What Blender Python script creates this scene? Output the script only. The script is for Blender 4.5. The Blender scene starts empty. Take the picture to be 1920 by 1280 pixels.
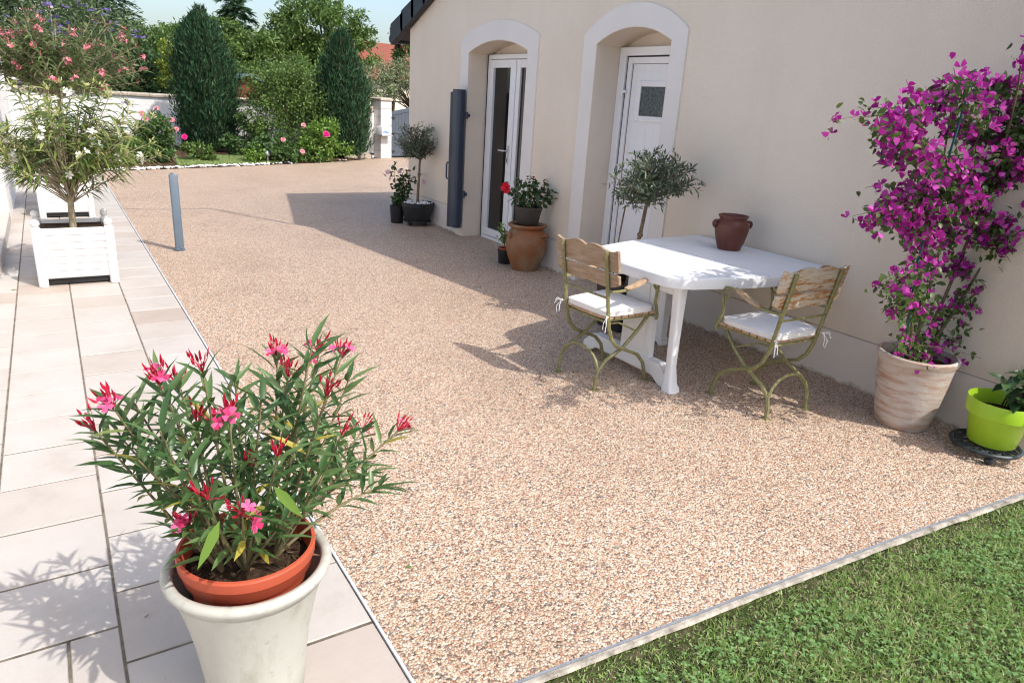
import bpy, math, random
import numpy as np
from mathutils import Vector, Matrix

random.seed(7)
rng = np.random.default_rng(11)
C = bpy.context.scene.collection
SC = bpy.context.scene

# ------------------------------------------------------------------ camera
# axes: X across the yard towards the house wall, Y along the wall away from the viewer, Z up
FPX, CX, CY, CAM_H = 1314.0, 960.0, 640.0, 1.6
_ray = lambda x, y: np.array([x - CX, y - CY, FPX], float)
_v1, _v2 = _ray(71, 134), _ray(3080, 328)
_Y = _v1 / np.linalg.norm(_v1)
_X = _v2 - _Y * (_v2 @ _Y); _X /= np.linalg.norm(_X)
ROT = np.array([_X, _Y, np.cross(_X, _Y)])
cam_data = bpy.data.cameras.new('camera')
cam_data.sensor_width = 36.0
cam_data.lens = FPX / 1920 * 36
cam_data.clip_start = 0.05
cam_data.clip_end = 2000
cam = bpy.data.objects.new('camera', cam_data)
C.objects.link(cam)
_r, _u, _b = ROT @ [1, 0, 0], ROT @ [0, -1, 0], ROT @ [0, 0, -1]
cam.matrix_world = Matrix(((_r[0], _u[0], _b[0], 0), (_r[1], _u[1], _b[1], 0), (_r[2], _u[2], _b[2], CAM_H), (0, 0, 0, 1)))
SC.camera = cam

def at(px, py, y):
    """survey helper: the world point at depth Y seen at a photo pixel"""
    d = ROT @ _ray(px, py)
    t = y / d[1]
    return np.array([d[0] * t, y, d[2] * t + CAM_H])

# ------------------------------------------------------------------ light
SUN = np.array([0.39, -0.77, 1.0]); SUN /= np.linalg.norm(SUN)
world = bpy.data.worlds.new('World'); SC.world = world
world.use_nodes = True
wn = world.node_tree
for n in list(wn.nodes): wn.nodes.remove(n)
sky = wn.nodes.new('ShaderNodeTexSky'); sky.sky_type = 'NISHITA'; sky.sun_disc = False
sky.sun_elevation = math.asin(SUN[2]); sky.sun_rotation = math.atan2(SUN[0], SUN[1])
sky.air_density = 1.0; sky.dust_density = 3.0; sky.ozone_density = 1.2
bgn = wn.nodes.new('ShaderNodeBackground'); bgn.inputs[1].default_value = 0.15
won = wn.nodes.new('ShaderNodeOutputWorld')
wn.links.new(sky.outputs[0], bgn.inputs[0]); wn.links.new(bgn.outputs[0], won.inputs[0])
sd = bpy.data.lights.new('sun', 'SUN'); sd.energy = 2.6; sd.angle = math.radians(0.55); sd.color = (1.0, 0.955, 0.89)
sun = bpy.data.objects.new('sun', sd); C.objects.link(sun)
sun.rotation_euler = Vector(-SUN).to_track_quat('-Z', 'Y').to_euler()
SC.view_settings.view_transform = 'Standard'
SC.view_settings.look = 'None'
SC.view_settings.exposure = 0.76
SC.view_settings.gamma = 1.0
SC.cycles.max_bounces = 8
SC.cycles.diffuse_bounces = 4
SC.cycles.transmission_bounces = 4
SC.cycles.caustics_reflective = False
SC.cycles.caustics_refractive = False
SC.cycles.use_denoising = True
SC.cycles.filter_width = 1.15

# ------------------------------------------------------------------ materials
def lin(h):
    """sRGB 0-255 triple to linear"""
    return tuple(((c / 255) / 12.92 if c / 255 <= 0.04045 else ((c / 255 + 0.055) / 1.055) ** 2.4) for c in h)

class NT:
    def __init__(s, name):
        s.m = bpy.data.materials.new(name); s.m.use_nodes = True
        s.t = s.m.node_tree
        for n in list(s.t.nodes): s.t.nodes.remove(n)
        s.out = s.n('ShaderNodeOutputMaterial')
    def n(s, kind, **kw):
        x = s.t.nodes.new(kind)
        for k, v in kw.items(): setattr(x, k, v)
        return x
    def l(s, a, b): s.t.links.new(a, b)
    def coords(s):
        return s.n('ShaderNodeTexCoord').outputs['Object']
    def noise(s, scale, detail=4, rough=0.55, vec=None):
        x = s.n('ShaderNodeTexNoise'); x.inputs['Scale'].default_value = scale
        x.inputs['Detail'].default_value = detail; x.inputs['Roughness'].default_value = rough
        s.l(vec if vec is not None else s.coords(), x.inputs['Vector'])
        return x.outputs['Fac']
    def ramp(s, fac, stops, interp='LINEAR'):
        x = s.n('ShaderNodeValToRGB'); x.color_ramp.interpolation = interp
        e = x.color_ramp.elements
        while len(e) < len(stops): e.new(0.5)
        for i, (p, c) in enumerate(stops):
            e[i].position = p; e[i].color = (*c[:3], 1)
        s.l(fac, x.inputs[0])
        return x.outputs[0]
    def mix(s, fac, a, b, mode='MIX'):
        x = s.n('ShaderNodeMix', data_type='RGBA', blend_type=mode)
        if isinstance(fac, (int, float)): x.inputs[0].default_value = fac
        else: s.l(fac, x.inputs[0])
        for i, v in ((6, a), (7, b)):
            if isinstance(v, tuple): x.inputs[i].default_value = (*v[:3], 1)
            else: s.l(v, x.inputs[i])
        return x.outputs[2]
    def bump(s, h, dist=0.002, strength=1.0, prev=None):
        x = s.n('ShaderNodeBump'); x.inputs['Distance'].default_value = dist; x.inputs['Strength'].default_value = strength
        s.l(h, x.inputs['Height'])
        if prev is not None: s.l(prev, x.inputs['Normal'])
        return x.outputs[0]
    def pbr(s, col, rough=0.6, spec=0.3, metal=0.0, normal=None, emit=None):
        x = s.n('ShaderNodeBsdfPrincipled')
        if isinstance(col, tuple): x.inputs['Base Color'].default_value = (*col[:3], 1)
        else: s.l(col, x.inputs['Base Color'])
        if isinstance(rough, (int, float)): x.inputs['Roughness'].default_value = rough
        else: s.l(rough, x.inputs['Roughness'])
        x.inputs['Specular IOR Level'].default_value = spec
        x.inputs['Metallic'].default_value = metal
        if normal is not None: s.l(normal, x.inputs['Normal'])
        return x
    def end(s, shader):
        s.l(shader.outputs[0], s.out.inputs[0]); return s.m

def plain(name, col, rough=0.55, spec=0.3, metal=0.0, vary=0.12, scale=9.0, bump=0.0, bscale=120.0):
    """painted or plain surface with a little wear in tone, gloss and relief"""
    t = NT(name)
    f = t.noise(scale, 5, 0.6)
    d = tuple(c * (1 - vary) for c in col); b = tuple(min(1, c * (1 + vary)) for c in col)
    c = t.ramp(f, [(0.3, d), (0.7, b)])
    nrm = t.bump(t.noise(bscale, 3), bump) if bump else None
    return t.end(t.pbr(c, rough, spec, metal, nrm))

def leafmat(name, cols, trans=0.28, rough=0.45, spec=0.35, yellow=None):
    """leaves: one colour per leaf picked from a ramp, some light through the blade"""
    t = NT(name)
    g = t.n('ShaderNodeNewGeometry').outputs['Random Per Island']
    k = len(cols)
    stops = [((i + 0.5) / k, c) for i, c in enumerate(cols)]
    c = t.ramp(g, stops)
    if yellow is not None:
        c = t.ramp(g, stops[:-1] + [(0.965, cols[-1]), (0.975, yellow)])
    p = t.pbr(c, rough, spec)
    tr = t.n('ShaderNodeBsdfTranslucent')
    tc = t.mix(0.5, c, (0.35, 0.5, 0.08), 'MIX')
    t.l(c if trans < 0.2 else t.mix(0.25, c, tc), tr.inputs['Color'])
    mx = t.n('ShaderNodeMixShader'); mx.inputs[0].default_value = trans
    t.l(p.outputs[0], mx.inputs[1]); t.l(tr.outputs[0], mx.inputs[2])
    return t.end(mx)

def petalmat(name, cols, trans=0.3):
    t = NT(name)
    g = t.n('ShaderNodeNewGeometry').outputs['Random Per Island']
    k = len(cols)
    c = t.ramp(g, [((i + 0.5) / k, x) for i, x in enumerate(cols)])
    p = t.pbr(c, 0.55, 0.2)
    tr = t.n('ShaderNodeBsdfTranslucent'); t.l(c, tr.inputs['Color'])
    mx = t.n('ShaderNodeMixShader'); mx.inputs[0].default_value = trans
    t.l(p.outputs[0], mx.inputs[1]); t.l(tr.outputs[0], mx.inputs[2])
    return t.end(mx)

M = {}
# resin-bound gravel: every pebble a cell with its own colour
t = NT('resin bound gravel')
co = t.coords()
wob = t.n('ShaderNodeTexNoise'); wob.inputs['Scale'].default_value = 90; wob.inputs['Detail'].default_value = 2
t.l(co, wob.inputs['Vector'])
mp = t.n('ShaderNodeVectorMath', operation='MULTIPLY_ADD'); mp.inputs[1].default_value = (0.007,) * 3
t.l(wob.outputs['Color'], mp.inputs[0]); t.l(co, mp.inputs[2])
vo = t.n('ShaderNodeTexVoronoi', voronoi_dimensions='3D'); vo.inputs['Scale'].default_value = 126
t.l(mp.outputs[0], vo.inputs['Vector'])
sep = t.n('ShaderNodeSeparateColor'); t.l(vo.outputs['Color'], sep.inputs[0])
peb = t.ramp(sep.outputs[0], [(0.0, (0.085, 0.085, 0.085)), (0.065, (0.20, 0.185, 0.17)), (0.13, (0.385, 0.20, 0.12)), (0.25, (0.53, 0.32, 0.205)),
                              (0.43, (0.605, 0.445, 0.31)), (0.66, (0.68, 0.555, 0.41)), (0.87, (0.79, 0.715, 0.60)), (1.0, (0.40, 0.37, 0.34))], 'CONSTANT')
peb2 = t.mix(0.22, peb, t.ramp(sep.outputs[1], [(0, (0.3, 0.2, 0.15)), (1, (0.95, 0.8, 0.68))]))
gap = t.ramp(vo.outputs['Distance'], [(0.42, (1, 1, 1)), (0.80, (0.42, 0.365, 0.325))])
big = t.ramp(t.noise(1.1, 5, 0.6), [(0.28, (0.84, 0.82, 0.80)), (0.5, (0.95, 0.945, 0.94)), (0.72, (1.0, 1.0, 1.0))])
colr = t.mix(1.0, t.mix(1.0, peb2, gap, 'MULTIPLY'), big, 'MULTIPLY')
inv = t.n('ShaderNodeMath', operation='SUBTRACT'); inv.inputs[0].default_value = 1.0; t.l(vo.outputs['Distance'], inv.inputs[1])
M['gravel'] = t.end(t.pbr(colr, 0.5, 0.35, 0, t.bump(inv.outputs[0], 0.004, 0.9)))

t = NT('limestone paving tile')
g = t.n('ShaderNodeNewGeometry').outputs['Random Per Island']
base = t.ramp(g, [(0.0, (0.41, 0.345, 0.30)), (0.12, (0.455, 0.415, 0.38)), (0.45, (0.495, 0.465, 0.435)), (0.7, (0.475, 0.44, 0.41)), (0.88, (0.455, 0.41, 0.37)), (1.0, (0.43, 0.375, 0.335))])
cl = t.ramp(t.noise(2.6, 7, 0.7), [(0.28, (0.84, 0.81, 0.78)), (0.45, (0.95, 0.94, 0.93)), (0.62, (1, 1, 1))])
sp = t.ramp(t.noise(38, 6, 0.7), [(0.27, (0.80, 0.76, 0.72)), (0.36, (1, 1, 1))])
M['tile'] = t.end(t.pbr(t.mix(1.0, t.mix(1.0, base, cl, 'MULTIPLY'), sp, 'MULTIPLY'), 0.6, 0.3, 0, t.bump(t.noise(60, 6, 0.7), 0.0012)))
M['grout'] = plain('sandy grout', (0.17, 0.145, 0.115), 0.9, 0.1, vary=0.5, scale=14, bump=0.002)

t = NT('cream wall render')
f1 = t.ramp(t.noise(0.9, 6, 0.6), [(0.28, (0.80, 0.69, 0.565)), (0.5, (0.83, 0.725, 0.60)), (0.72, (0.855, 0.755, 0.63))])
f2 = t.ramp(t.noise(130, 6, 0.75), [(0.22, (0.83, 0.815, 0.80)), (0.58, (1, 1, 1))])
mst = t.n('ShaderNodeMapping'); mst.inputs['Scale'].default_value = (3.0, 3.0, 0.22); t.l(t.coords(), mst.inputs[0])
f3 = t.ramp(t.noise(2.2, 6, 0.65, mst.outputs[0]), [(0.28, (0.972, 0.968, 0.963)), (0.55, (1, 1, 1))])
M['render'] = t.end(t.pbr(t.mix(1.0, t.mix(1.0, f1, f2, 'MULTIPLY'), f3, 'MULTIPLY'), 0.9, 0.12, 0, t.bump(t.noise(120, 6, 0.8), 0.006, 1.0)))
t = NT('smooth cream plinth')
f1 = t.ramp(t.noise(1.3, 6, 0.6), [(0.3, (0.68, 0.625, 0.565)), (0.7, (0.72, 0.665, 0.61))])
sepz = t.n('ShaderNodeSeparateXYZ'); t.l(t.coords(), sepz.inputs[0])
low = t.n('ShaderNodeMath', operation='MULTIPLY_ADD'); low.inputs[1].default_value = 9.0
t.l(sepz.outputs[2], low.inputs[0]); t.l(t.noise(14, 6, 0.7), low.inputs[2])
dirt = t.ramp(low.outputs[0], [(0.45, (0.50, 0.45, 0.36)), (0.75, (1, 1, 1))])
M['plinth'] = t.end(t.pbr(t.mix(1.0, f1, dirt, 'MULTIPLY'), 0.8, 0.15, 0, t.bump(t.noise(90, 5), 0.001)))
M['surround'] = plain('white plaster surround', (0.74, 0.70, 0.66), 0.8, 0.15, vary=0.03, scale=2, bump=0.001, bscale=150)
M['reveal'] = plain('cream reveal plaster', (0.70, 0.61, 0.51), 0.85, 0.12, vary=0.05, scale=2.5, bump=0.0015, bscale=160)
M['pvc'] = plain('white pvc joinery', (0.80, 0.80, 0.81), 0.32, 0.4, vary=0.02, scale=3)
M['seal'] = plain('dark rubber seal', (0.03, 0.028, 0.025), 0.6)
M['bronze'] = plain('brown brass strip', (0.20, 0.12, 0.06), 0.5)
t = NT('dark window glass')
lo = t.ramp(t.noise(1.2, 3), [(0.35, (0.012, 0.011, 0.010)), (0.7, (0.030, 0.027, 0.022))])
M['glass'] = t.end(t.pbr(lo, 0.02, 0.5))
t = NT('obscured glass')
f = t.noise(38, 5, 0.75)
M['obscure'] = t.end(t.pbr(t.ramp(f, [(0.35, (0.012, 0.02, 0.022)), (0.62, (0.10, 0.13, 0.13)), (0.72, (0.3, 0.34, 0.33))]), 0.12, 0.5, 0, t.bump(f, 0.006)))
M['alu'] = plain('brushed aluminium', (0.62, 0.62, 0.63), 0.35, 0.5, 0.7, vary=0.05)
M['bluegrey'] = plain('blue grey painted metal', lin((50, 59, 74)), 0.38, 0.4, vary=0.08, scale=3)
M['bollard'] = plain('mid grey lacquered metal', lin((92, 106, 120)), 0.4, 0.4, vary=0.06, scale=5)
M['gate'] = plain('grey painted gate', lin((78, 86, 97)), 0.5, 0.3, vary=0.06)
M['roof'] = plain('anthracite roof tile', (0.022, 0.024, 0.03), 0.5, 0.35, vary=0.3, scale=8, bump=0.002)
t = NT('white garden plastic')
f = t.ramp(t.noise(3.5, 6, 0.65), [(0.3, (0.70, 0.71, 0.72)), (0.6, (0.77, 0.785, 0.80))])
sp = t.ramp(t.noise(34, 7, 0.78), [(0.24, (0.55, 0.52, 0.47)), (0.33, (1, 1, 1))])
M['plastic'] = t.end(t.pbr(t.mix(1.0, f, sp, 'MULTIPLY'), t.ramp(t.noise(9, 5), [(0.3, (0.3, 0.3, 0.3)), (0.7, (0.5, 0.5, 0.5))]), 0.4, 0, t.bump(t.noise(180, 4), 0.0005)))
M['planter'] = plain('white lacquered planter', (0.74, 0.74, 0.74), 0.4, 0.35, vary=0.02)
M['white_wall'] = plain('white house render', (0.80, 0.79, 0.77), 0.85, 0.1, vary=0.03, scale=2, bump=0.0015, bscale=140)
M['post_block'] = plain('off white concrete block', (0.58, 0.57, 0.55), 0.85, 0.1, vary=0.1, scale=5, bump=0.003, bscale=60)
M['stone_white'] = plain('white marble pebbles', (0.75, 0.74, 0.72), 0.6, 0.2, vary=0.1, scale=15)
M['rock'] = plain('weathered garden rock', (0.30, 0.26, 0.21), 0.9, 0.1, vary=0.4, scale=9, bump=0.01, bscale=30)
M['black_plastic'] = plain('black plastic', (0.020, 0.021, 0.023), 0.42, 0.35, vary=0.2, scale=6)
M['grey_pot'] = plain('dark taupe plastic', (0.055, 0.048, 0.043), 0.5, 0.3, vary=0.1)
M['iron'] = plain('worn black iron', (0.035, 0.045, 0.052), 0.45, 0.45, 0.4, vary=0.4, scale=40)
M['lime'] = plain('lime green plastic', lin((158, 196, 48)), 0.32, 0.45, vary=0.03)
M['soil'] = plain('potting soil', (0.045, 0.028, 0.018), 0.95, 0.1, vary=0.6, scale=60, bump=0.01, bscale=70)
M['bark'] = plain('brown grey bark', (0.17, 0.125, 0.085), 0.85, 0.1, vary=0.4, scale=30, bump=0.004, bscale=60)
M['bark_pale'] = plain('pale oleander bark', (0.30, 0.255, 0.175), 0.8, 0.15, vary=0.3, scale=25, bump=0.002, bscale=90)
M['stem_olive'] = plain('tan green stems', (0.17, 0.145, 0.075), 0.7, 0.2, vary=0.35, scale=18)
M['stem_green'] = plain('green stems', (0.16, 0.19, 0.06), 0.6, 0.25, vary=0.25, scale=20)
M['dark_bark'] = plain('dark bark', (0.055, 0.04, 0.03), 0.9, 0.1, vary=0.4, scale=20, bump=0.01, bscale=30)
M['terracotta'] = plain('terracotta plastic', lin((176, 82, 58)), 0.5, 0.3, vary=0.07, scale=6)
M['fabric'] = plain('off white canvas', (0.77, 0.755, 0.74), 0.9, 0.1, vary=0.03, scale=8, bump=0.0008, bscale=420)
M['olive_paint'] = plain('olive green chipped paint', (0.215, 0.205, 0.092), 0.45, 0.4, vary=0.28, scale=45, bump=0.0006, bscale=160)
M['coping'] = plain('stone coping', (0.42, 0.36, 0.29), 0.9, 0.1, vary=0.25, scale=6, bump=0.004, bscale=40)
M['wood_red'] = plain('red brown timber', (0.16, 0.055, 0.03), 0.8, 0.15, vary=0.3, scale=8)
M['slate'] = plain('blue slate roof', (0.11, 0.14, 0.18), 0.6, 0.3, vary=0.25, scale=10)
M['redroof'] = plain('red clay roof tiles', (0.24, 0.085, 0.06), 0.85, 0.1, vary=0.25, scale=12, bump=0.02, bscale=14)
M['stake'] = plain('green coated stake', (0.02, 0.11, 0.12), 0.4, 0.4, vary=0.2, scale=20)
M['metal_edge'] = plain('galvanised edging', (0.42, 0.45, 0.49), 0.4, 0.5, 0.6, vary=0.15, scale=12)
M['pale_edge'] = plain('pale anodised edging', (0.62, 0.66, 0.71), 0.4, 0.4, 0.2, vary=0.1, scale=12)
M['dull_edge'] = plain('dull grey edging', (0.25, 0.27, 0.30), 0.5, 0.4, 0.2, vary=0.2, scale=14)
M['concrete'] = plain('pale mortar', (0.36, 0.325, 0.275), 0.95, 0.08, vary=0.55, scale=16, bump=0.006, bscale=40)
M['cable'] = plain('black cable', (0.02, 0.02, 0.02), 0.5)
M['clear'] = plain('cloudy plastic bottle', (0.30, 0.33, 0.35), 0.15, 0.6, vary=0.3, scale=12)
M['blue'] = plain('blue enamel', (0.03, 0.20, 0.60), 0.35)

t = NT('cream glazed planter')
f = t.ramp(t.noise(5, 6, 0.6), [(0.3, (0.41, 0.41, 0.37)), (0.7, (0.47, 0.47, 0.425))])
mps = t.n('ShaderNodeMapping'); mps.inputs['Scale'].default_value = (1, 1, .28); t.l(t.coords(), mps.inputs[0])
s2 = t.mix(1.0, t.ramp(t.noise(26, 6, 0.72), [(0.27, (0.62, 0.61, 0.55)), (0.40, (1, 1, 1))]), t.ramp(t.noise(13, 6, 0.7, mps.outputs[0]), [(0.33, (0.80, 0.79, 0.73)), (0.5, (1, 1, 1))]), 'MULTIPLY')
M['cream'] = t.end(t.pbr(t.mix(1.0, f, s2, 'MULTIPLY'), 0.42, 0.35, 0, t.bump(t.noise(45, 5), 0.0012)))

t = NT('limewashed terracotta')
mpn = t.n('ShaderNodeMapping'); mpn.inputs['Scale'].default_value = (.8, .8, 4.5); t.l(t.coords(), mpn.inputs[0])
f = t.noise(6.5, 7, 0.68, mpn.outputs[0])
a = t.ramp(f, [(0.32, (0.38, 0.22, 0.155)), (0.43, (0.46, 0.34, 0.27)), (0.54, (0.53, 0.46, 0.41)), (0.75, (0.57, 0.52, 0.475))])
sz = t.n('ShaderNodeSeparateXYZ'); t.l(t.coords(), sz.inputs[0])
hz = t.n('ShaderNodeMath', operation='MULTIPLY_ADD'); hz.inputs[1].default_value = 2.2; t.l(sz.outputs[2], hz.inputs[0]); t.l(f, hz.inputs[2])
topred = t.ramp(hz.outputs[0], [(1.30, (0, 0, 0)), (1.37, (1, 1, 1))])
M['limewash'] = t.end(t.pbr(t.mix(topred, a, (0.31, 0.12, 0.07)), 0.85, 0.15, 0, t.bump(t.noise(40, 5), 0.003)))

t = NT('orange earthenware')
f = t.noise(3.0, 6, 0.62)
a = t.ramp(f, [(0.30, (0.30, 0.085, 0.024)), (0.44, (0.23, 0.105, 0.048)), (0.56, (0.26, 0.17, 0.10)), (0.70, (0.15, 0.088, 0.056))])
M['earthen'] = t.end(t.pbr(a, 0.55, 0.3, 0, t.bump(t.noise(22, 4), 0.004)))
M['stoneware'] = plain('red brown stoneware', (0.125, 0.038, 0.024), 0.42, 0.4, vary=0.18, scale=7, bump=0.0015, bscale=40)

t = NT('peeling painted wood')
mpn = t.n('ShaderNodeMapping'); mpn.inputs['Scale'].default_value = (1, 1, 5); t.l(t.coords(), mpn.inputs[0])
f = t.noise(11, 7, 0.7, mpn.outputs[0])
a = t.ramp(f, [(0.36, (0.30, 0.13, 0.045)), (0.44, (0.46, 0.24, 0.10)), (0.5, (0.50, 0.43, 0.34)), (0.66, (0.60, 0.54, 0.45))])
M['peeling'] = t.end(t.pbr(a, 0.8, 0.15, 0, t.bump(f, 0.002)))
t = NT('worn teak')
f = t.noise(9, 7, 0.7, mpn.outputs[0]) if False else t.noise(16, 6, 0.7)
a = t.ramp(f, [(0.35, (0.30, 0.185, 0.10)), (0.55, (0.47, 0.335, 0.21)), (0.72, (0.56, 0.44, 0.31))])
M['teak'] = t.end(t.pbr(a, 0.75, 0.2, 0, t.bump(f, 0.001)))

t = NT('grey brown weathered wood')
mpn2 = t.n('ShaderNodeMapping'); mpn2.inputs['Scale'].default_value = (1, 1, 6); t.l(t.coords(), mpn2.inputs[0])
f = t.noise(9, 7, 0.65, mpn2.outputs[0])
M['teak_grey'] = t.end(t.pbr(t.ramp(f, [(0.3, (0.22, 0.15, 0.095)), (0.5, (0.33, 0.24, 0.165)), (0.7, (0.42, 0.33, 0.25))]), 0.8, 0.15, 0, t.bump(f, 0.0015)))
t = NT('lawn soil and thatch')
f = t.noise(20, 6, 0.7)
M['lawn'] = t.end(t.pbr(t.ramp(f, [(0.3, (0.018, 0.022, 0.010)), (0.5, (0.045, 0.05, 0.02)), (0.62, (0.10, 0.085, 0.05)), (0.78, (0.20, 0.165, 0.11))]), 0.95, 0.1, 0, t.bump(f, 0.01)))  # darkest tones paint in the shade between blades; brown ones are thatch
t = NT('bark mulch')
f = t.noise(26, 6, 0.7)
M['mulch'] = t.end(t.pbr(t.ramp(f, [(0.3, (0.03, 0.02, 0.014)), (0.6, (0.11, 0.065, 0.04)), (0.8, (0.22, 0.14, 0.09))]), 0.95, 0.1, 0, t.bump(f, 0.02)))
t = NT('garden earth')
f = t.noise(0.6, 6, 0.7)
M['earth'] = t.end(t.pbr(t.ramp(f, [(0.3, (0.05, 0.075, 0.02)), (0.7, (0.10, 0.12, 0.04))]), 0.95, 0.1))

G = lambda *a: [tuple(x) for x in a]
M['lf_oleander'] = leafmat('oleander leaf', G((0.04, 0.095, 0.03), (0.062, 0.13, 0.04), (0.095, 0.175, 0.058), (0.15, 0.23, 0.085)), 0.28, 0.36, 0.45, yellow=(0.40, 0.34, 0.06))
M['lf_oleander_pale'] = leafmat('yellow green oleander leaf', G((0.069, 0.119, 0.030), (0.112, 0.175, 0.044), (0.175, 0.225, 0.062), (0.275, 0.312, 0.100)), 0.3)
M['lf_oleander_mid'] = leafmat('mid green oleander leaf', G((0.085, 0.13, 0.045), (0.12, 0.17, 0.065), (0.17, 0.21, 0.085)), 0.3)
M['lf_bud'] = leafmat('cream oleander buds', G((0.48, 0.46, 0.17), (0.58, 0.57, 0.27), (0.66, 0.64, 0.36)), 0.3)
M['lf_olive'] = leafmat('olive leaf', G((0.061, 0.089, 0.049), (0.089, 0.121, 0.068), (0.135, 0.169, 0.101), (0.216, 0.250, 0.169)), 0.15)
M['lf_dark'] = leafmat('dark glossy leaf', G((0.023, 0.055, 0.021), (0.039, 0.083, 0.029), (0.058, 0.117, 0.039)), 0.2, 0.35, 0.45)
M['lf_boug'] = leafmat('bougainvillea leaf', G((0.042, 0.084, 0.022), (0.066, 0.120, 0.031), (0.120, 0.180, 0.054)), 0.28)
M['lf_cypress'] = leafmat('cypress spray', G((0.05, 0.065, 0.03), (0.024, 0.070, 0.035), (0.038, 0.100, 0.046), (0.057, 0.130, 0.057)), 0.12, 0.6, 0.2)
M['lf_tree'] = leafmat('mid green leaf', G((0.07, 0.125, 0.03), (0.105, 0.18, 0.042), (0.165, 0.25, 0.062)), 0.3)
M['lf_bright'] = leafmat('bright green leaf', G((0.095, 0.189, 0.027), (0.135, 0.243, 0.041), (0.203, 0.324, 0.061)), 0.32)
M['lf_yellow'] = leafmat('yellow green leaf', G((0.12, 0.18, 0.03), (0.22, 0.28, 0.04), (0.42, 0.44, 0.08)), 0.32)
M['lf_grey'] = leafmat('pale variegated leaf', G((0.104, 0.143, 0.065), (0.195, 0.234, 0.117), (0.351, 0.377, 0.221)), 0.22)
M['lf_conifer'] = leafmat('blue green needles', G((0.032, 0.080, 0.040), (0.056, 0.112, 0.056), (0.088, 0.160, 0.080)), 0.1, 0.6, 0.2)
M['lf_buddleja'] = leafmat('grey green leaf', G((0.068, 0.111, 0.048), (0.102, 0.153, 0.068), (0.153, 0.204, 0.093)), 0.22)
M['lf_rose'] = leafmat('rose leaf', G((0.045, 0.099, 0.029), (0.072, 0.144, 0.040), (0.112, 0.192, 0.056)), 0.24)
M['grass'] = leafmat('grass blade', G((0.19, 0.32, 0.075), (0.26, 0.41, 0.11), (0.33, 0.48, 0.15), (0.42, 0.52, 0.20), (0.52, 0.48, 0.29)), 0.42)
M['clover'] = leafmat('clover leaf', G((0.13, 0.26, 0.08), (0.18, 0.32, 0.105), (0.24, 0.39, 0.14)), 0.35)
M['pt_red'] = petalmat('crimson oleander petals', G((0.66, 0.04, 0.15), (0.75, 0.08, 0.23), (0.82, 0.16, 0.34)))
M['pt_bud'] = petalmat('dark red buds', G((0.36, 0.01, 0.03), (0.50, 0.015, 0.05), (0.55, 0.04, 0.08)), 0.15)
M['pt_pink'] = petalmat('pink petals', G((0.74, 0.22, 0.31), (0.82, 0.40, 0.46), (0.64, 0.12, 0.16)))
M['pt_rose'] = petalmat('rose pink petals', G((0.75, 0.22, 0.28), (0.82, 0.38, 0.42)))
M['pt_magenta'] = petalmat('magenta petals', G((0.66, 0.015, 0.20), (0.75, 0.04, 0.28)))
M['pt_white'] = petalmat('white petals', G((0.82, 0.82, 0.76), (0.86, 0.86, 0.83)))
M['pt_boug'] = petalmat('magenta purple bracts', G((0.29, 0.012, 0.20), (0.40, 0.02, 0.28), (0.50, 0.05, 0.38), (0.58, 0.10, 0.46)), 0.35)
M['pt_scarlet'] = petalmat('scarlet petals', G((0.62, 0.008, 0.025), (0.72, 0.02, 0.05)))
M['pt_purple'] = petalmat('purple flower spikes', G((0.16, 0.10, 0.36), (0.24, 0.16, 0.48)))
M['pt_pale'] = petalmat('pale pink petals', G((0.72, 0.42, 0.46), (0.80, 0.55, 0.58)))

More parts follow.
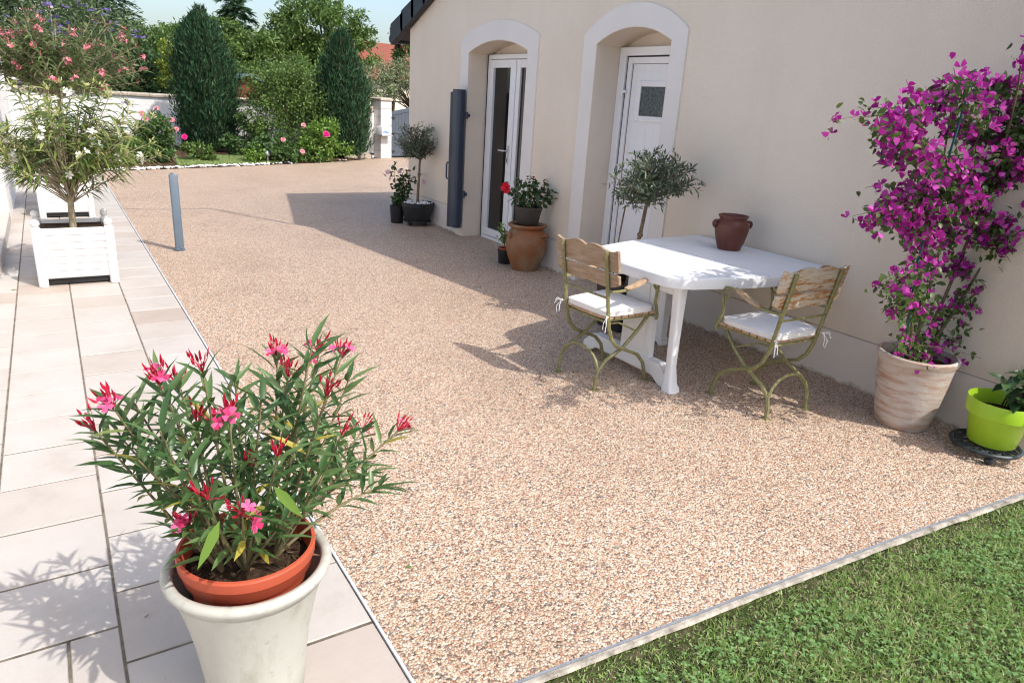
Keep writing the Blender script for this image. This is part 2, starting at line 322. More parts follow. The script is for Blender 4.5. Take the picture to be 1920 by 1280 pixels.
# ------------------------------------------------------------------ mesh tools
class MB:
    def __init__(s): s.v, s.f = [], []
    def add(s, vs, fs):
        o = len(s.v); s.v += [tuple(map(float, v)) for v in vs]; s.f += [tuple(i + o for i in f) for f in fs]; return s
    def box(s, lo, hi):
        (a, b, c), (d, e, f) = lo, hi
        return s.add([(a, b, c), (d, b, c), (d, e, c), (a, e, c), (a, b, f), (d, b, f), (d, e, f), (a, e, f)],
                     [(0, 3, 2, 1), (4, 5, 6, 7), (0, 1, 5, 4), (1, 2, 6, 5), (2, 3, 7, 6), (3, 0, 4, 7)])
    def tube(s, pts, rad, n=8, flat=None):
        pts = [np.array(p, float) for p in pts]; k = len(pts)
        if not hasattr(rad, '__len__'): rad = [rad] * k
        vs, fs = [], []
        ref = None
        for i, p in enumerate(pts):
            d = pts[min(i + 1, k - 1)] - pts[max(i - 1, 0)]; d = d / (np.linalg.norm(d) + 1e-9)
            if ref is None:
                ref = np.array([0, 0, 1.0]) if abs(d[2]) < 0.9 else np.array([1.0, 0, 0])
                if flat is not None: ref = np.array(flat, float)
            a = np.cross(d, ref); a /= np.linalg.norm(a) + 1e-9
            b = np.cross(a, d)
            if flat is None: ref = b
            for j in range(n):
                t = 2 * math.pi * (j + 0.5) / n
                ra, rb = (rad[i] if flat is None else rad[i] * 0.36), rad[i]
                vs.append(p + a * ra * math.cos(t) + b * rb * math.sin(t))
        for i in range(k - 1):
            for j in range(n):
                q = (j + 1) % n
                fs.append((i * n + j, i * n + q, (i + 1) * n + q, (i + 1) * n + j))
        fs.append(tuple(range(n - 1, -1, -1))); fs.append(tuple((k - 1) * n + j for j in range(n)))
        return s.add(vs, fs)
    def lathe(s, prof, n=40, c=(0, 0, 0), cap0=True, cap1=True, wob=0.0):
        vs, fs = [], []
        for i, (r, z) in enumerate(prof):
            for j in range(n):
                t = 2 * math.pi * j / n
                rr = r * (1 + wob * math.sin(2 * t + 1 + z * 3))
                vs.append((c[0] + rr * math.cos(t), c[1] + rr * math.sin(t), c[2] + z))
        for i in range(len(prof) - 1):
            for j in range(n):
                q = (j + 1) % n
                fs.append((i * n + j, i * n + q, (i + 1) * n + q, (i + 1) * n + j))
        if cap0: fs.append(tuple(range(n - 1, -1, -1)))
        if cap1: fs.append(tuple((len(prof) - 1) * n + j for j in range(n)))
        return s.add(vs, fs)
    def ball(s, c, r, n=14, m=8, sq=1.0):
        prof = [(r * math.sin(math.pi * i / m), -r * sq * math.cos(math.pi * i / m)) for i in range(1, m)]
        return s.lathe(prof, n, c)
    def prism(s, poly, lo, hi, f):
        """poly in 2D, f(u, v, w) maps to 3D, extruded from w=lo to hi"""
        k = len(poly)
        vs = [f(u, v, lo) for u, v in poly] + [f(u, v, hi) for u, v in poly]
        fs = [tuple(range(k - 1, -1, -1)), tuple(range(k, 2 * k))] + [(i, (i + 1) % k, (i + 1) % k + k, i + k) for i in range(k)]
        return s.add(vs, fs)
    def loft(s, rings, cap=True):
        k = len(rings[0]); vs = [p for r in rings for p in r]; fs = []
        for i in range(len(rings) - 1):
            for j in range(k):
                q = (j + 1) % k
                fs.append((i * k + j, i * k + q, (i + 1) * k + q, (i + 1) * k + j))
        if cap: fs += [tuple(range(k - 1, -1, -1)), tuple((len(rings) - 1) * k + j for j in range(k))]
        return s.add(vs, fs)
    def build(s, name, mat, parent=None, smooth=None, bevel=0.0, origin=None):
        me = bpy.data.meshes.new(name)
        vs = s.v
        if origin is not None: vs = [(x - origin[0], y - origin[1], z - origin[2]) for x, y, z in vs]
        me.from_pydata(vs, [], s.f); me.update()
        if smooth is not None:
            me.polygons.foreach_set('use_smooth', [True] * len(me.polygons))
            try: me.set_sharp_from_angle(angle=math.radians(smooth))
            except Exception: pass
        o = bpy.data.objects.new(name, me)
        me.materials.append(M[mat] if isinstance(mat, str) else mat)
        C.objects.link(o)
        if parent is not None: o.parent = parent
        if origin is not None: o.location = origin
        if bevel:
            b = o.modifiers.new('bevel', 'BEVEL'); b.width = bevel; b.segments = 2; b.limit_method = 'ANGLE'; b.angle_limit = math.radians(35)
        return o

def np_mesh(name, V, loops, sizes, mat, parent=None, smooth=False):
    me = bpy.data.meshes.new(name)
    me.vertices.add(len(V)); me.vertices.foreach_set('co', np.ascontiguousarray(V, np.float32).ravel())
    me.loops.add(len(loops)); me.loops.foreach_set('vertex_index', np.ascontiguousarray(loops, np.int32))
    me.polygons.add(len(sizes))
    st = np.concatenate([[0], np.cumsum(sizes)[:-1]]).astype(np.int32)
    me.polygons.foreach_set('loop_start', st)
    if smooth: me.polygons.foreach_set('use_smooth', np.ones(len(sizes), bool))
    me.update(calc_edges=True); me.validate()
    me.materials.append(M[mat] if isinstance(mat, str) else mat)
    o = bpy.data.objects.new(name, me); C.objects.link(o)
    if parent is not None: o.parent = parent
    return o

def unit(a): return a / (np.linalg.norm(a, axis=-1, keepdims=True) + 1e-9)

def leaf_arrays(P, D, N, L, W, kind='lance', curve=0.18, fold=0.12):
    """n blades at P along D with face normal about N"""
    P, D = np.asarray(P, float), unit(np.asarray(D, float)); n = len(P)
    N = np.asarray(N, float); S = unit(np.cross(D, N)); N = np.cross(S, D)
    L = np.broadcast_to(np.asarray(L, float), n)[:, None]; W = np.broadcast_to(np.asarray(W, float), n)[:, None]
    if kind == 'lance':
        T = [(0, 0, 0), (.3, -.5, 1), (.3, 0, 0), (.3, .5, 1), (.68, -.38, .8), (.68, 0, 0), (.68, .38, .8), (1, 0, 0)]
        F = [(0, 2, 1), (0, 3, 2), (1, 2, 5, 4), (2, 3, 6, 5), (4, 5, 7), (5, 6, 7)]
    elif kind == 'broad':
        T = [(0, 0, 0), (.22, -.42, 1), (.22, 0, 0), (.22, .42, 1), (.6, -.46, 1), (.6, 0, 0), (.6, .46, 1), (1, 0, 0)]
        F = [(0, 2, 1), (0, 3, 2), (1, 2, 5, 4), (2, 3, 6, 5), (4, 5, 7), (5, 6, 7)]
    elif kind == 'diamond':
        T = [(0, 0, 0), (.45, -.5, 1), (1, 0, 0), (.45, .5, 1)]
        F = [(0, 1, 2), (0, 2, 3)]
    elif kind == 'petal':
        T = [(0, 0, 0), (.55, -.36, .3), (.55, .36, .3), (1, -.34, -.2), (1.05, 0.05, .5), (1, .42, 0.2)]
        F = [(0, 2, 1), (1, 2, 5, 4, 3)]
    elif kind == 'blade':
        T = [(0, -.5, 0), (0, .5, 0), (.55, .36, 0), (.55, -.36, 0), (1, 0, 0)]
        F = [(0, 1, 2, 3), (3, 2, 4)]
    k = len(T); V = np.zeros((n, k, 3))
    for i, (a, b, c) in enumerate(T):
        V[:, i] = P + D * L * a + S * W * b + N * (W * fold * c - L * curve * a * a)
    base = (np.arange(n) * k)[:, None]
    lp = np.concatenate([np.array(f) for f in F])
    loops = (base + lp[None, :]).ravel()
    sizes = np.tile([len(f) for f in F], n)
    return V.reshape(-1, 3), loops, sizes

def merge(arrs):
    V, Lp, Sz, o = [], [], [], 0
    for v, l, s in arrs:
        V.append(v); Lp.append(l + o); Sz.append(s); o += len(v)
    return np.concatenate(V), np.concatenate(Lp), np.concatenate(Sz)

def leaves(name, mat, parent, *sets):
    return np_mesh(name, *merge(sets), mat, parent)

def rdir(n, up=0.0):
    d = rng.normal(size=(n, 3)); d = unit(d); d[:, 2] += up
    return unit(d)

def flower_arrays(P, U, R, npet=5, tilt=0.35, wid=0.75, curve=0.1):
    """open flowers: petals round an axis U"""
    out = []
    P = np.asarray(P, float); U = unit(np.asarray(U, float)); n = len(P)
    R = np.broadcast_to(np.asarray(R, float), n)
    A = unit(np.cross(U, rdir(n))); B = np.cross(U, A)
    for k in range(npet):
        t = 2 * math.pi * k / npet + rng.normal(0, 0.12, n)
        d = A * np.cos(t)[:, None] + B * np.sin(t)[:, None]
        dd = unit(d + U * (tilt + rng.normal(0, 0.15, (n, 1))))
        out.append(leaf_arrays(P, dd, U, R, R * wid, 'petal', curve, 0.15))
    return merge(out)

def each(name, mat, parent, arrs):
    return [np_mesh(name, *a, mat, parent) for a in arrs]

def tag(o, label=None, cat=None, group=None, kind=None):
    if label: o['label'] = label
    if cat: o['category'] = cat
    if group: o['group'] = group
    if kind: o['kind'] = kind
    return o
def thing(name, loc, label, cat, group=None, rotz=0.0):
    e = bpy.data.objects.new(name, None); e.empty_display_size = 0.2
    C.objects.link(e); e.location = loc; e.rotation_euler = (0, 0, rotz)
    return tag(e, label, cat, group)
def struct(o): return tag(o, kind='structure')
def stuff(o, label, cat): return tag(o, label, cat, kind='stuff')

# children are modelled in the thing's own frame: local = world - base
class Rel:
    def __init__(s, base): s.b = np.array(base, float)
    def __call__(s, p): return np.asarray(p, float) - s.b

def bez(p0, p1, p2, n=8):
    t = np.linspace(0, 1, n)[:, None]
    return (1 - t) ** 2 * np.array(p0, float) + 2 * t * (1 - t) * np.array(p1, float) + t ** 2 * np.array(p2, float)

# ------------------------------------------------------------------ setting
def sheet(name, poly, z, mat):
    m = MB(); m.add([(x, y, z) for x, y in poly], [tuple(range(len(poly)))])
    return struct(m.build(name, mat))
sheet('ground', [(-400, -60), (400, -60), (400, 700), (-400, 700)], -0.03, 'earth')

# bed edge where the gravel drive stops, left to right
BED = [(-0.42, 14.3), (0.81, 14.52), (1.9, 14.98), (3.18, 15.5), (4.41, 16.05), (5.87, 16.77), (6.79, 17.42), (7.2, 17.75)]
EDGE_L = 0.694
LAWN = [(0.60, 1.345), (0.945, 1.303), (1.45, 1.27), (2.0, 1.236), (2.75, 1.185), (3.685, 1.104), (4.6, 1.03), (7.0, 0.82)]
drive = [(EDGE_L, 1.33)] + [(x, y + 0.004) for x, y in LAWN[1:]] + [(14, 0.4), (14, 19.0), (7.5, 17.95)] + [p for p in BED[::-1] if p[0] > 0.9] + [(EDGE_L, 14.5)]
sheet('gravel_driveway', drive, 0.0, 'gravel')

# tiled path: columns of square limestone tiles over grout
mb = MB(); mb.add([(x, y, -0.004) for x, y in [(-2.6, -2.2), (EDGE_L - 0.004, -2.2), (EDGE_L - 0.004, 14.32), (-2.6, 14.28)]], [(0, 1, 2, 3)])
terrace = struct(mb.build('tiled_path', 'grout'))
mb = MB()
P = 0.3455
cols = [(-0.342, 0.001, 2.78), (0.001, 0.346, 2.262), (0.346, 0.690, 1.742), (-0.687, -0.342, 1.87), (-1.03, -0.687, 2.1), (-1.38, -1.03, 1.9), (-1.73, -1.38, 2.05), (-2.08, -1.73, 1.9)]
for x0, x1, ph in cols:
    k = math.floor((-2.1 - ph) / P) + 1
    while ph + k * P < 14.0:
        y0 = ph + k * P; k += 1
        j = 0.0046 + random.uniform(0, 0.0020)
        a0, a1 = x0 + 0.0038, x1 - 0.0038
        spans = [(a0, a1)]
        if abs(x0 + 0.342) < 0.01 and y0 < 2.0: spans = [(a0, -0.139), (-0.130, a1)]
        for b0, b1 in spans:
            z = random.uniform(-0.0008, 0.0012)
            s = random.uniform(-0.0012, 0.0012)
            e = 0.0026
            mb.add([(b0, y0 + j, -0.0038), (b1, y0 + j + s, -0.0038), (b1, y0 + P - j + s, -0.0038), (b0, y0 + P - j, -0.0038),
                    (b0 + e, y0 + j + e, z), (b1 - e, y0 + j + s + e, z), (b1 - e, y0 + P - j + s - e, z), (b0 + e, y0 + P - j - e, z)],
                   [(4, 5, 6, 7), (0, 1, 5, 4), (1, 2, 6, 5), (2, 3, 7, 6), (3, 0, 4, 7)])
tl = mb.build('paving_tiles', 'tile', terrace)

# thin metal edging between tiles and gravel, and mortar band towards the lawn
mb = MB(); mb.box((EDGE_L - 0.004, -2.2, -0.02), (EDGE_L + 0.005, 14.4, 0.005))
struct(mb.build('metal_edging_strip', 'pale_edge'))
mb = MB()
for (x0, y0), (x1, y1) in zip(LAWN[:-1], LAWN[1:]):
    mb.add([(x0, y0 + .003, -.02), (x1, y1 + .003, -.02), (x1, y1 - .004, -.02), (x0, y0 - .004, -.02), (x0, y0 + .003, .007), (x1, y1 + .003, .007), (x1, y1 - .004, .007), (x0, y0 - .004, .007)],
           [(4, 7, 6, 5), (0, 1, 5, 4), (2, 3, 7, 6)])
struct(mb.build('lawn_edging_strip', 'dull_edge'))
mb = MB()
vs, fs = [], []
k = 120
for i in range(k):
    t = i / (k - 1); x = 0.6 + t * 5.4
    y = np.interp(x, [p[0] for p in LAWN], [p[1] for p in LAWN])
    w = 0.025 + 0.002 * math.sin(i * 0.9) * math.sin(i * 0.37) + random.uniform(-.0015, .0015)
    vs += [(x, y - 0.005, 0.003), (x, y - 0.02, 0.004), (x, y - w, -0.006)]
for i in range(k - 1):
    for j in range(2): fs.append((i * 3 + j, i * 3 + j + 1, i * 3 + j + 4, i * 3 + j + 3))
mb.add(vs, fs); struct(mb.build('mortar_kerb', 'concrete'))

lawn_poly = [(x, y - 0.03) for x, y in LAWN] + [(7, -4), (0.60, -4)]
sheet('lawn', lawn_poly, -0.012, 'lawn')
# grass: blades and clover over the part the lawn shows
def lawn_points(n, band=None):
    x = rng.uniform(0.72, 4.7, n); y = rng.uniform(-0.9, 1.32, n)
    top = np.interp(x, [p[0] for p in LAWN], [p[1] for p in LAWN]) - 0.026
    dist = top - y
    ragged = 0.014 * np.sin(x * 17) * np.sin(x * 41 + 1) + 0.010 * np.sin(x * 93)
    keep = (dist > ragged) & ((dist > 0.10) | (rng.random(n) < 0.45 + dist * 6))
    return np.stack([x[keep], y[keep], np.full(keep.sum(), -0.012)], 1), dist[keep]
pg, dg = lawn_points(190000)
n = len(pg); d = rng.normal(size=(n, 3)); d[:, 2] = np.abs(d[:, 2]) + 0.25
hgt = (rng.uniform(0.018, 0.042, n)) * np.clip(0.6 + dg * 1.6, 0.6, 1.0)
# clumpy growth
hgt *= 0.78 + 0.4 * np.sin(pg[:, 0] * 19 + 3 * np.sin(pg[:, 1] * 13)) * np.sin(pg[:, 1] * 23)
g1 = leaf_arrays(pg, d, rdir(n), hgt, rng.uniform(0.0026, 0.0058, n), 'blade', 0.5)
gr = leaves('grass', 'grass', None, g1)
stuff(gr, 'short mown grass growing beside the gravel', 'grass')
pc, dc = lawn_points(26000)
pat = np.sin(pc[:, 0] * 5.3 + 1.3) * np.sin(pc[:, 1] * 6.1 + pc[:, 0] * 2) + rng.normal(0, .35, len(pc))
pc = pc[(pat > -0.15) & (dc > 0.1)]; n = len(pc)
pc = pc + np.stack([np.zeros(n), np.zeros(n), rng.uniform(0.015, 0.036, n)], 1)
sets = []
th = rng.uniform(0, 6.28, n); sc = rng.uniform(0.006, 0.011, n)
for q in range(3):
    a = th + q * 2.094
    dd = np.stack([np.cos(a), np.sin(a), rng.uniform(-.2, .5, n)], 1)
    nn = np.tile([0, 0, 1.0], (n, 1)) + rng.normal(0, .25, (n, 3))
    sets.append(leaf_arrays(pc, dd, nn, sc, sc * 0.95, 'broad', 0.15))
cv = leaves('clover', 'clover', None, *sets)
stuff(cv, 'clover leaves spread through the mown lawn', 'clover')

# ------------------------------------------------------------------ the house on the right
WX = 4.17
house = thing('house', (WX, 1.27, 0), 'cream rendered house with two arched doorways and a dark tiled roof', 'house')
hr = Rel((WX, 1.27, 0))
YN, YF = 1.27, 9.17
def arc_pts(y0, y1, zs, zc, n=18):
    """segmental arch from (y0,zs) over the crown zc to (y1,zs)"""
    w = (y1 - y0) / 2; h = zc - zs; R = (w * w + h * h) / (2 * h); cy, cz = (y0 + y1) / 2, zc - R
    a = math.asin(w / R)
    return [(cy + R * math.sin(t), cz + R * math.cos(t)) for t in np.linspace(-a, a, n)]
OP = [dict(y0=4.315, y1=5.24, zs=2.125, zc=2.245, o0=4.154, o1=5.42, os=2.20, oc=2.425, rec=0.29),
      dict(y0=6.33, y1=7.55, zs=2.10, zc=2.215, o0=6.145, o1=7.73, os=2.24, oc=2.405, rec=0.27)]
# roof line (Y, Z of the wall head under the roof)
PROF = [(YN, 2.28), (1.45, 2.33), (2.35, 2.50), (5.6, 3.92), (YF, 2.42)]
def wall_head(y): return float(np.interp(y, [p[0] for p in PROF], [p[1] for p in PROF]))
mb = MB()
F = lambda u, v, w: hr((WX + w, u, v))
# wall between the openings as strips, and above each arch
zs0 = 0.0
segs = [(YN, OP[0]['y0']), (OP[0]['y1'], OP[1]['y0']), (OP[1]['y1'], YF)]
for a, b in segs:
    ys = [a] + [p[0] for p in PROF if a < p[0] < b] + [b]
    poly = [(a, zs0), (b, zs0)] + [(y, wall_head(y)) for y in ys[::-1]]
    mb.prism(poly, 0, 0.32, F)
for o in OP:
    ap = arc_pts(o['y0'], o['y1'], o['zs'], o['zc'])
    ys = [o['y0']] + [p[0] for p in PROF if o['y0'] < p[0] < o['y1']] + [o['y1']]
    # strips so the concave head triangulates well
    for (ya, za), (yb, zb) in zip(ap[:-1], ap[1:]):
        mb.prism([(ya, za), (yb, zb), (yb, wall_head(yb)), (ya, wall_head(ya))], 0, 0.32, F)
wall = mb.build('wall', 'render', house)
# near and far end walls, and the back, so that the house is a solid volume
mb = MB()
mb.box(hr((WX + .322, YN, 0)), hr((12, YN + .3, 2.2))); mb.box(hr((WX + .322, YF - .3, 0)), hr((12, YF, 2.36))); mb.box(hr((11.7, YN + .302, 0)), hr((12, YF - .302, 2.3)))
mb.box(hr((WX + .36, YN + .302, 2.26)), hr((11.69, YF - .302, 2.30)))
mb.build('end_wall', 'render', house)
# plinth: a smooth band, a hair proud of the render, with a shadow joint on top
for a, b in [(YN - .003, OP[0]['o0'] - .002), (OP[0]['o1'] + .002, OP[1]['o0'] - .002), (OP[1]['o1'] + .002, YF + .003)]:
    mb = MB(); mb.box(hr((WX - .007, a, 0)), hr((WX - .001, b, 0.318)))
    pl_ = mb.build('plinth', 'plinth', house)
    mb = MB(); mb.box(hr((WX - .004, a, 0.319)), hr((WX - .0005, b, 0.3245)))
    mb.build('plinth_joint', 'coping', pl_)
for o in OP:
    mb = MB()
    ia, oa = arc_pts(o['y0'], o['y1'], o['zs'], o['zc'], 19), arc_pts(o['o0'], o['o1'], o['os'], o['oc'], 19)
    W0, W1 = -0.013, -0.0005
    mb.prism([(o['o0'], 0.0), (o['y0'], 0.0), ia[0], oa[0]], W0, W1, F)
    for i in range(18): mb.prism([ia[i], ia[i + 1], oa[i + 1], oa[i]], W0, W1, F)
    mb.prism([(o['y1'], 0.0), (o['o1'], 0.0), oa[-1], ia[-1]], W0, W1, F)
    mb.build('door_surround', 'surround', house)
    # plastered reveal lining the opening
    mb = MB(); th_ = 0.006
    mb.box(hr((WX - .012, o['y0'], 0)), hr((WX + o['rec'] + .1, o['y0'] + th_, o['zs'])))
    mb.box(hr((WX - .012, o['y1'] - th_, 0)), hr((WX + o['rec'] + .1, o['y1'], o['zs'])))
    for (ya, za), (yb, zb) in zip(ia[:-1], ia[1:]):
        mb.prism([(ya, za - th_), (yb, zb - th_), (yb, zb), (ya, za)], -0.012, o['rec'] + .1, F)
    mb.box(hr((WX + o['rec'] + .04, o['y0'] + .007, o['zs'] - .002)), hr((WX + o['rec'] + .06, o['y1'] - .007, o['zc'] - .004)))
    mb.build('door_reveal', 'reveal', house, smooth=30)

# --- glazed double door, far opening
o = OP[1]; X0 = WX + o['rec']
mb = MB()
T = o['zs'] - .004; L, R = 7.522, o['y0'] + .008
mb.box(hr((X0 - .03, L - .05, 0)), hr((X0 + .04, L, T)))            # left frame post
mb.box(hr((X0 - .03, R, 0)), hr((X0 + .04, R + .05, T)))
mb.box(hr((X0 - .03, R + .052, T - .05)), hr((X0 + .04, L - .052, T)))
mb.box(hr((X0 - .05, R + .052, 0.0)), hr((X0 + .04, L - .052, .035)))
gd = mb.build('glazed_door', 'pvc', house, bevel=0.004)
mb = MB()                                                           # leaves
def leaf_frame(mb, y0, y1, z0, z1, xf, st=0.085, dep=.05):
    mb.box(hr((xf, y0, z0)), hr((xf + dep, y0 + st, z1))); mb.box(hr((xf, y1 - st, z0)), hr((xf + dep, y1, z1)))
    mb.box(hr((xf + .001, y0 + st, z0)), hr((xf + dep - .001, y1 - st, z0 + st))); mb.box(hr((xf + .001, y0 + st, z1 - st)), hr((xf + dep - .001, y1 - st, z1)))
leaf_frame(mb, 6.925, 7.462, .042, T - .056, X0 - .045)
leaf_frame(mb, 6.40, 6.905, .042, T - .056, X0 - .038)
o2 = mb.build('door_leaf', 'pvc', gd, bevel=0.004)
mb = MB(); mb.box(hr((X0 - .048, 6.895, .05)), hr((X0 - .04, 6.935, T - .06)))
mb.build('mullion', 'pvc', gd, bevel=.002)
for y0, y1 in ((7.01, 7.377), (6.485, 6.82)):
    mb = MB(); mb.box(hr((X0 - .014, y0 - .004, .125)), hr((X0 - .008, y1 + .004, T - .138)))
    mb.build('glass_pane', 'glass', gd)
mb = MB(); mb.box(hr((X0 - .055, 6.953, .93)), hr((X0 - .046, 6.985, 1.13))); mb.tube([hr((X0 - .05, 6.97, 1.07)), hr((X0 - .10, 6.97, 1.07)), hr((X0 - .105, 6.985, 1.07)), hr((X0 - .105, 7.085, 1.068))], [.009, .009, .011, .009], 10)
mb.build('door_handle', 'alu', gd, smooth=40)
mb = MB(); mb.box(hr((X0 - .058, 6.963, .95)), hr((X0 - .055, 6.975, .985))); mb.build('keyhole', 'seal', gd)
mb = MB(); mb.box(hr((X0 - .034, 7.5222, 0)), hr((X0 + .0, 7.532, T))); mb.build('seal_strip', 'seal', gd)
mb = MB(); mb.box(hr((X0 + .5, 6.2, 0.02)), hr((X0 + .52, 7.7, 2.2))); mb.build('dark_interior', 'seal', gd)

# --- white plank door with a small square window, near opening
o = OP[0]; X0 = WX + o['rec']
mb = MB(); T = o['zs'] - .006
mb.box(hr((X0 - .03, 5.145, 0)), hr((X0 + .05, 5.232, T))); mb.box(hr((X0 - .03, o['y0'] + .008, 0)), hr((X0 + .05, o['y0'] + .06, T)))
mb.box(hr((X0 - .03, o['y0'] + .062, T - .07)), hr((X0 + .05, 5.143, T)))
pd = mb.build('panel_door', 'pvc', house, bevel=.004)
mb = MB(); T2 = T - .082
leaf_frame(mb, o['y0'] + .07, 5.130, .03, T2, X0 - .012, .052, .045)
mb.build('leaf_frame', 'pvc', pd, bevel=.003)
mb = MB(); y = o['y0'] + .125
while y < 5.07:
    mb.box(hr((X0 + .006, y, .085)), hr((X0 + .028, min(y + .0948, 5.072), T2 - .055))); y += .0955
mb.build('plank_panel', 'pvc', pd, bevel=.0014)
mb = MB(); mb.box(hr((X0 + .004, 5.0735, .085)), hr((X0 + .02, 5.0785, T2 - .053))); mb.build('brass_strip', 'bronze', pd)
mb = MB(); mb.box(hr((X0 - .008, 5.133, 0.02)), hr((X0 + .01, 5.1425, T2 + .008))); mb.box(hr((X0 - .008, o['y0'] + .064, T2 + .002)), hr((X0 + .01, 5.143, T2 + .009))); mb.build('door_gap', 'seal', pd)
mb = MB(); leaf_frame(mb, 4.575, 4.975, 1.505, 1.845, X0 - .012, .048, .03)
wf = mb.build('window_frame', 'pvc', pd, bevel=.004)
mb = MB(); mb.box(hr((X0 - .002, 4.622, 1.552)), hr((X0 + .004, 4.928, 1.798))); mb.build('window_pane', 'obscure', pd)
for z in (1.03, 0.32, 1.75):
    mb = MB(); mb.box(hr((X0 - .044, 5.10, z - .012)), hr((X0 - .031, 5.19, z + .012))); mb.tube([hr((X0 - .042, 5.137, z - .05)), hr((X0 - .042, 5.137, z + .05))], .009, 8)
    mb.build('hinge', 'pvc', pd, smooth=40)

# --- folded blue-grey shutter standing against the wall by the far doorway
mb = MB()
def rbox(u0, u1, x0, x1, z0, z1, r, mb):
    pts = []
    for cx_, cy_, a0 in ((u1 - r, x1 - r, 0), (u0 + r, x1 - r, 90), (u0 + r, x0 + r, 180), (u1 - r, x0 + r, 270)):
        for a in range(0, 91, 18): pts.append((cx_ + r * math.cos(math.radians(a0 + a)), cy_ + r * math.sin(math.radians(a0 + a))))
    mb.prism(pts, z0, z1, lambda u, v, w: hr((v, u, w)))
rbox(7.49, 7.66, WX - .155, WX - .045, .115, 1.70, .04, mb)
sh = mb.build('shutter', 'bluegrey', house, smooth=40)
mb = MB(); rbox(7.664, 7.695, WX - .14, WX - .05, .10, 1.67, .012, mb); rbox(7.698, 7.73, WX - .135, WX - .055, .10, 1.665, .008, mb)
mb.build('shutter_panel', 'bluegrey', sh, smooth=40)
mb = MB(); mb.tube([hr(p) for p in ((WX - .11, 7.73, .86), (WX - .115, 7.785, .86), (WX - .12, 7.80, .84), (WX - .12, 7.80, .69), (WX - .115, 7.785, .67), (WX - .11, 7.73, .67))], .011, 8)
mb.build('handle', 'bluegrey', sh, smooth=60)
for z in (1.42, .52):
    mb = MB(); mb.tube([hr((WX - .05, 7.47, z - .04)), hr((WX - .05, 7.47, z + .04))], .016, 10); mb.box(hr((WX - .05, 7.455, z - .02)), hr((WX - .013, 7.485, z + .02)))
    mb.build('hinge', 'bluegrey', sh, smooth=40)

# --- roof: slabs following the gable, verge tiles along the edge
RT = [(y, z + 0.015) for y, z in PROF]
top = []
mb = MB()
prof_u = [(YN - .05, 2.285), (1.45, 2.345), (2.35, 2.515), (5.6, 3.935), (9.52, 2.295)]
prof_t = [(y, z + (0.055 if y < 2.4 else 0.16)) for y, z in prof_u]
for i in range(4):
    poly = [prof_u[i], prof_u[i + 1], prof_t[i + 1], prof_t[i]]
    mb.prism(poly, -0.02, 8.2, F)
roof = mb.build('roof', 'roof', house)
mb = MB()
# verge tiles: overlapping side pieces, each a little lower at its foot
y = 9.55; sl = (3.935 - 2.295) / (9.52 - 5.6)
while y > 5.7:
    y1 = y - 0.36
    za, zb = 2.295 + (9.52 - y) * sl, 2.295 + (9.52 - y1) * sl
    poly = [(y + .03, za - .055), (y + .055, za + .015), (y + .06, za + .155), (y + .02, za + .215), (y1 + .0, zb + .19), (y1, zb - .045)]
    mb.prism(poly, -.10, -.022, F)
    y = y1 + 0.03
mb.build('verge_tile', 'roof', house, bevel=.008)
mb = MB(); mb.tube([hr((WX - .08, 9.63, 2.31)), hr((WX + 7.8, 9.63, 2.31))], .055, 10); mb.build('gutter', 'roof', house, smooth=50)

# cable hanging from the gable over the yard (its shadow crosses the gravel)
mb = MB(); A = np.array((4.06, 5.6, 4.07)); B = np.array((3.30, 7.05, 4.0)); D = np.array((0.6, 7.9, 3.3)); 
mb.tube(list(bez(A, (3.6, 6.3, 3.98), B, 10)) + list(bez(B, (2.4, 7.1, 3.95), (2.25, 7.26, 4.0), 8))[1:], .018, 6)
mb.tube(list(bez(B, (3.6, 6.6, 3.75), (3.9, 5.9, 3.9), 8)), .012, 6)
cb = mb.build('cable', 'cable', None, origin=tuple(A))
tag(cb, 'thin black cable slung from the house gable over the yard', 'cable')

# ------------------------------------------------------------------ white house corner on the left
wh = thing('white_house', (-0.46, 9.5, 0), 'white rendered house corner with a low stone step beside the tiled path', 'house')
wr = Rel((-0.46, 9.5, 0))
mb = MB(); mb.box(wr((-4, 9.5, 0)), wr((-.46, 14.35, 2.9))); mb.build('wall', 'white_wall', wh)
mb = MB(); mb.box(wr((-4, -2.2, 0)), wr((-1.55, 9.498, 2.9))); mb.build('recessed_wall', 'white_wall', wh)
mb = MB(); mb.box(wr((-1.548, 6.95, 0)), wr((-.455, 9.497, .115))); mb.build('stone_step', 'tile', wh, bevel=.008)

# ------------------------------------------------------------------ bollard
b = thing('bollard', (0.975, 7.565, 0), 'slim grey metal bollard standing on the gravel by the tiled path', 'bollard')
mb = MB(); rr = []
def rrect(w, d, r, z, cx_=0, cy_=0, n=4):
    pts = []
    for sx, sy, a0 in ((1, 1, 0), (-1, 1, 90), (-1, -1, 180), (1, -1, 270)):
        for k in range(n + 1):
            a = math.radians(a0 + 90 * k / n)
            pts.append((cx_ + sx * (w / 2 - r) + r * math.cos(a), cy_ + sy * (d / 2 - r) + r * math.sin(a), z))
    return pts
mb.loft([rrect(.078, .055, .01, .012), rrect(.078, .055, .01, .735), rrect(.07, .047, .01, .742)])
mb.build('post', 'bollard', b, smooth=40)
mb = MB(); mb.lathe([(.048, 0), (.05, .006), (.048, .022), (.042, .026)], 24); mb.ball((.012, -.038, .03), .016, 12, 6, .7); mb.build('base', 'bollard', b, smooth=40)
mb = MB(); mb.lathe([(.012, .742), (.013, .75), (.007, .757)], 12, (-.012, 0, 0)); mb.build('cap_screw', 'bollard', b, smooth=40)

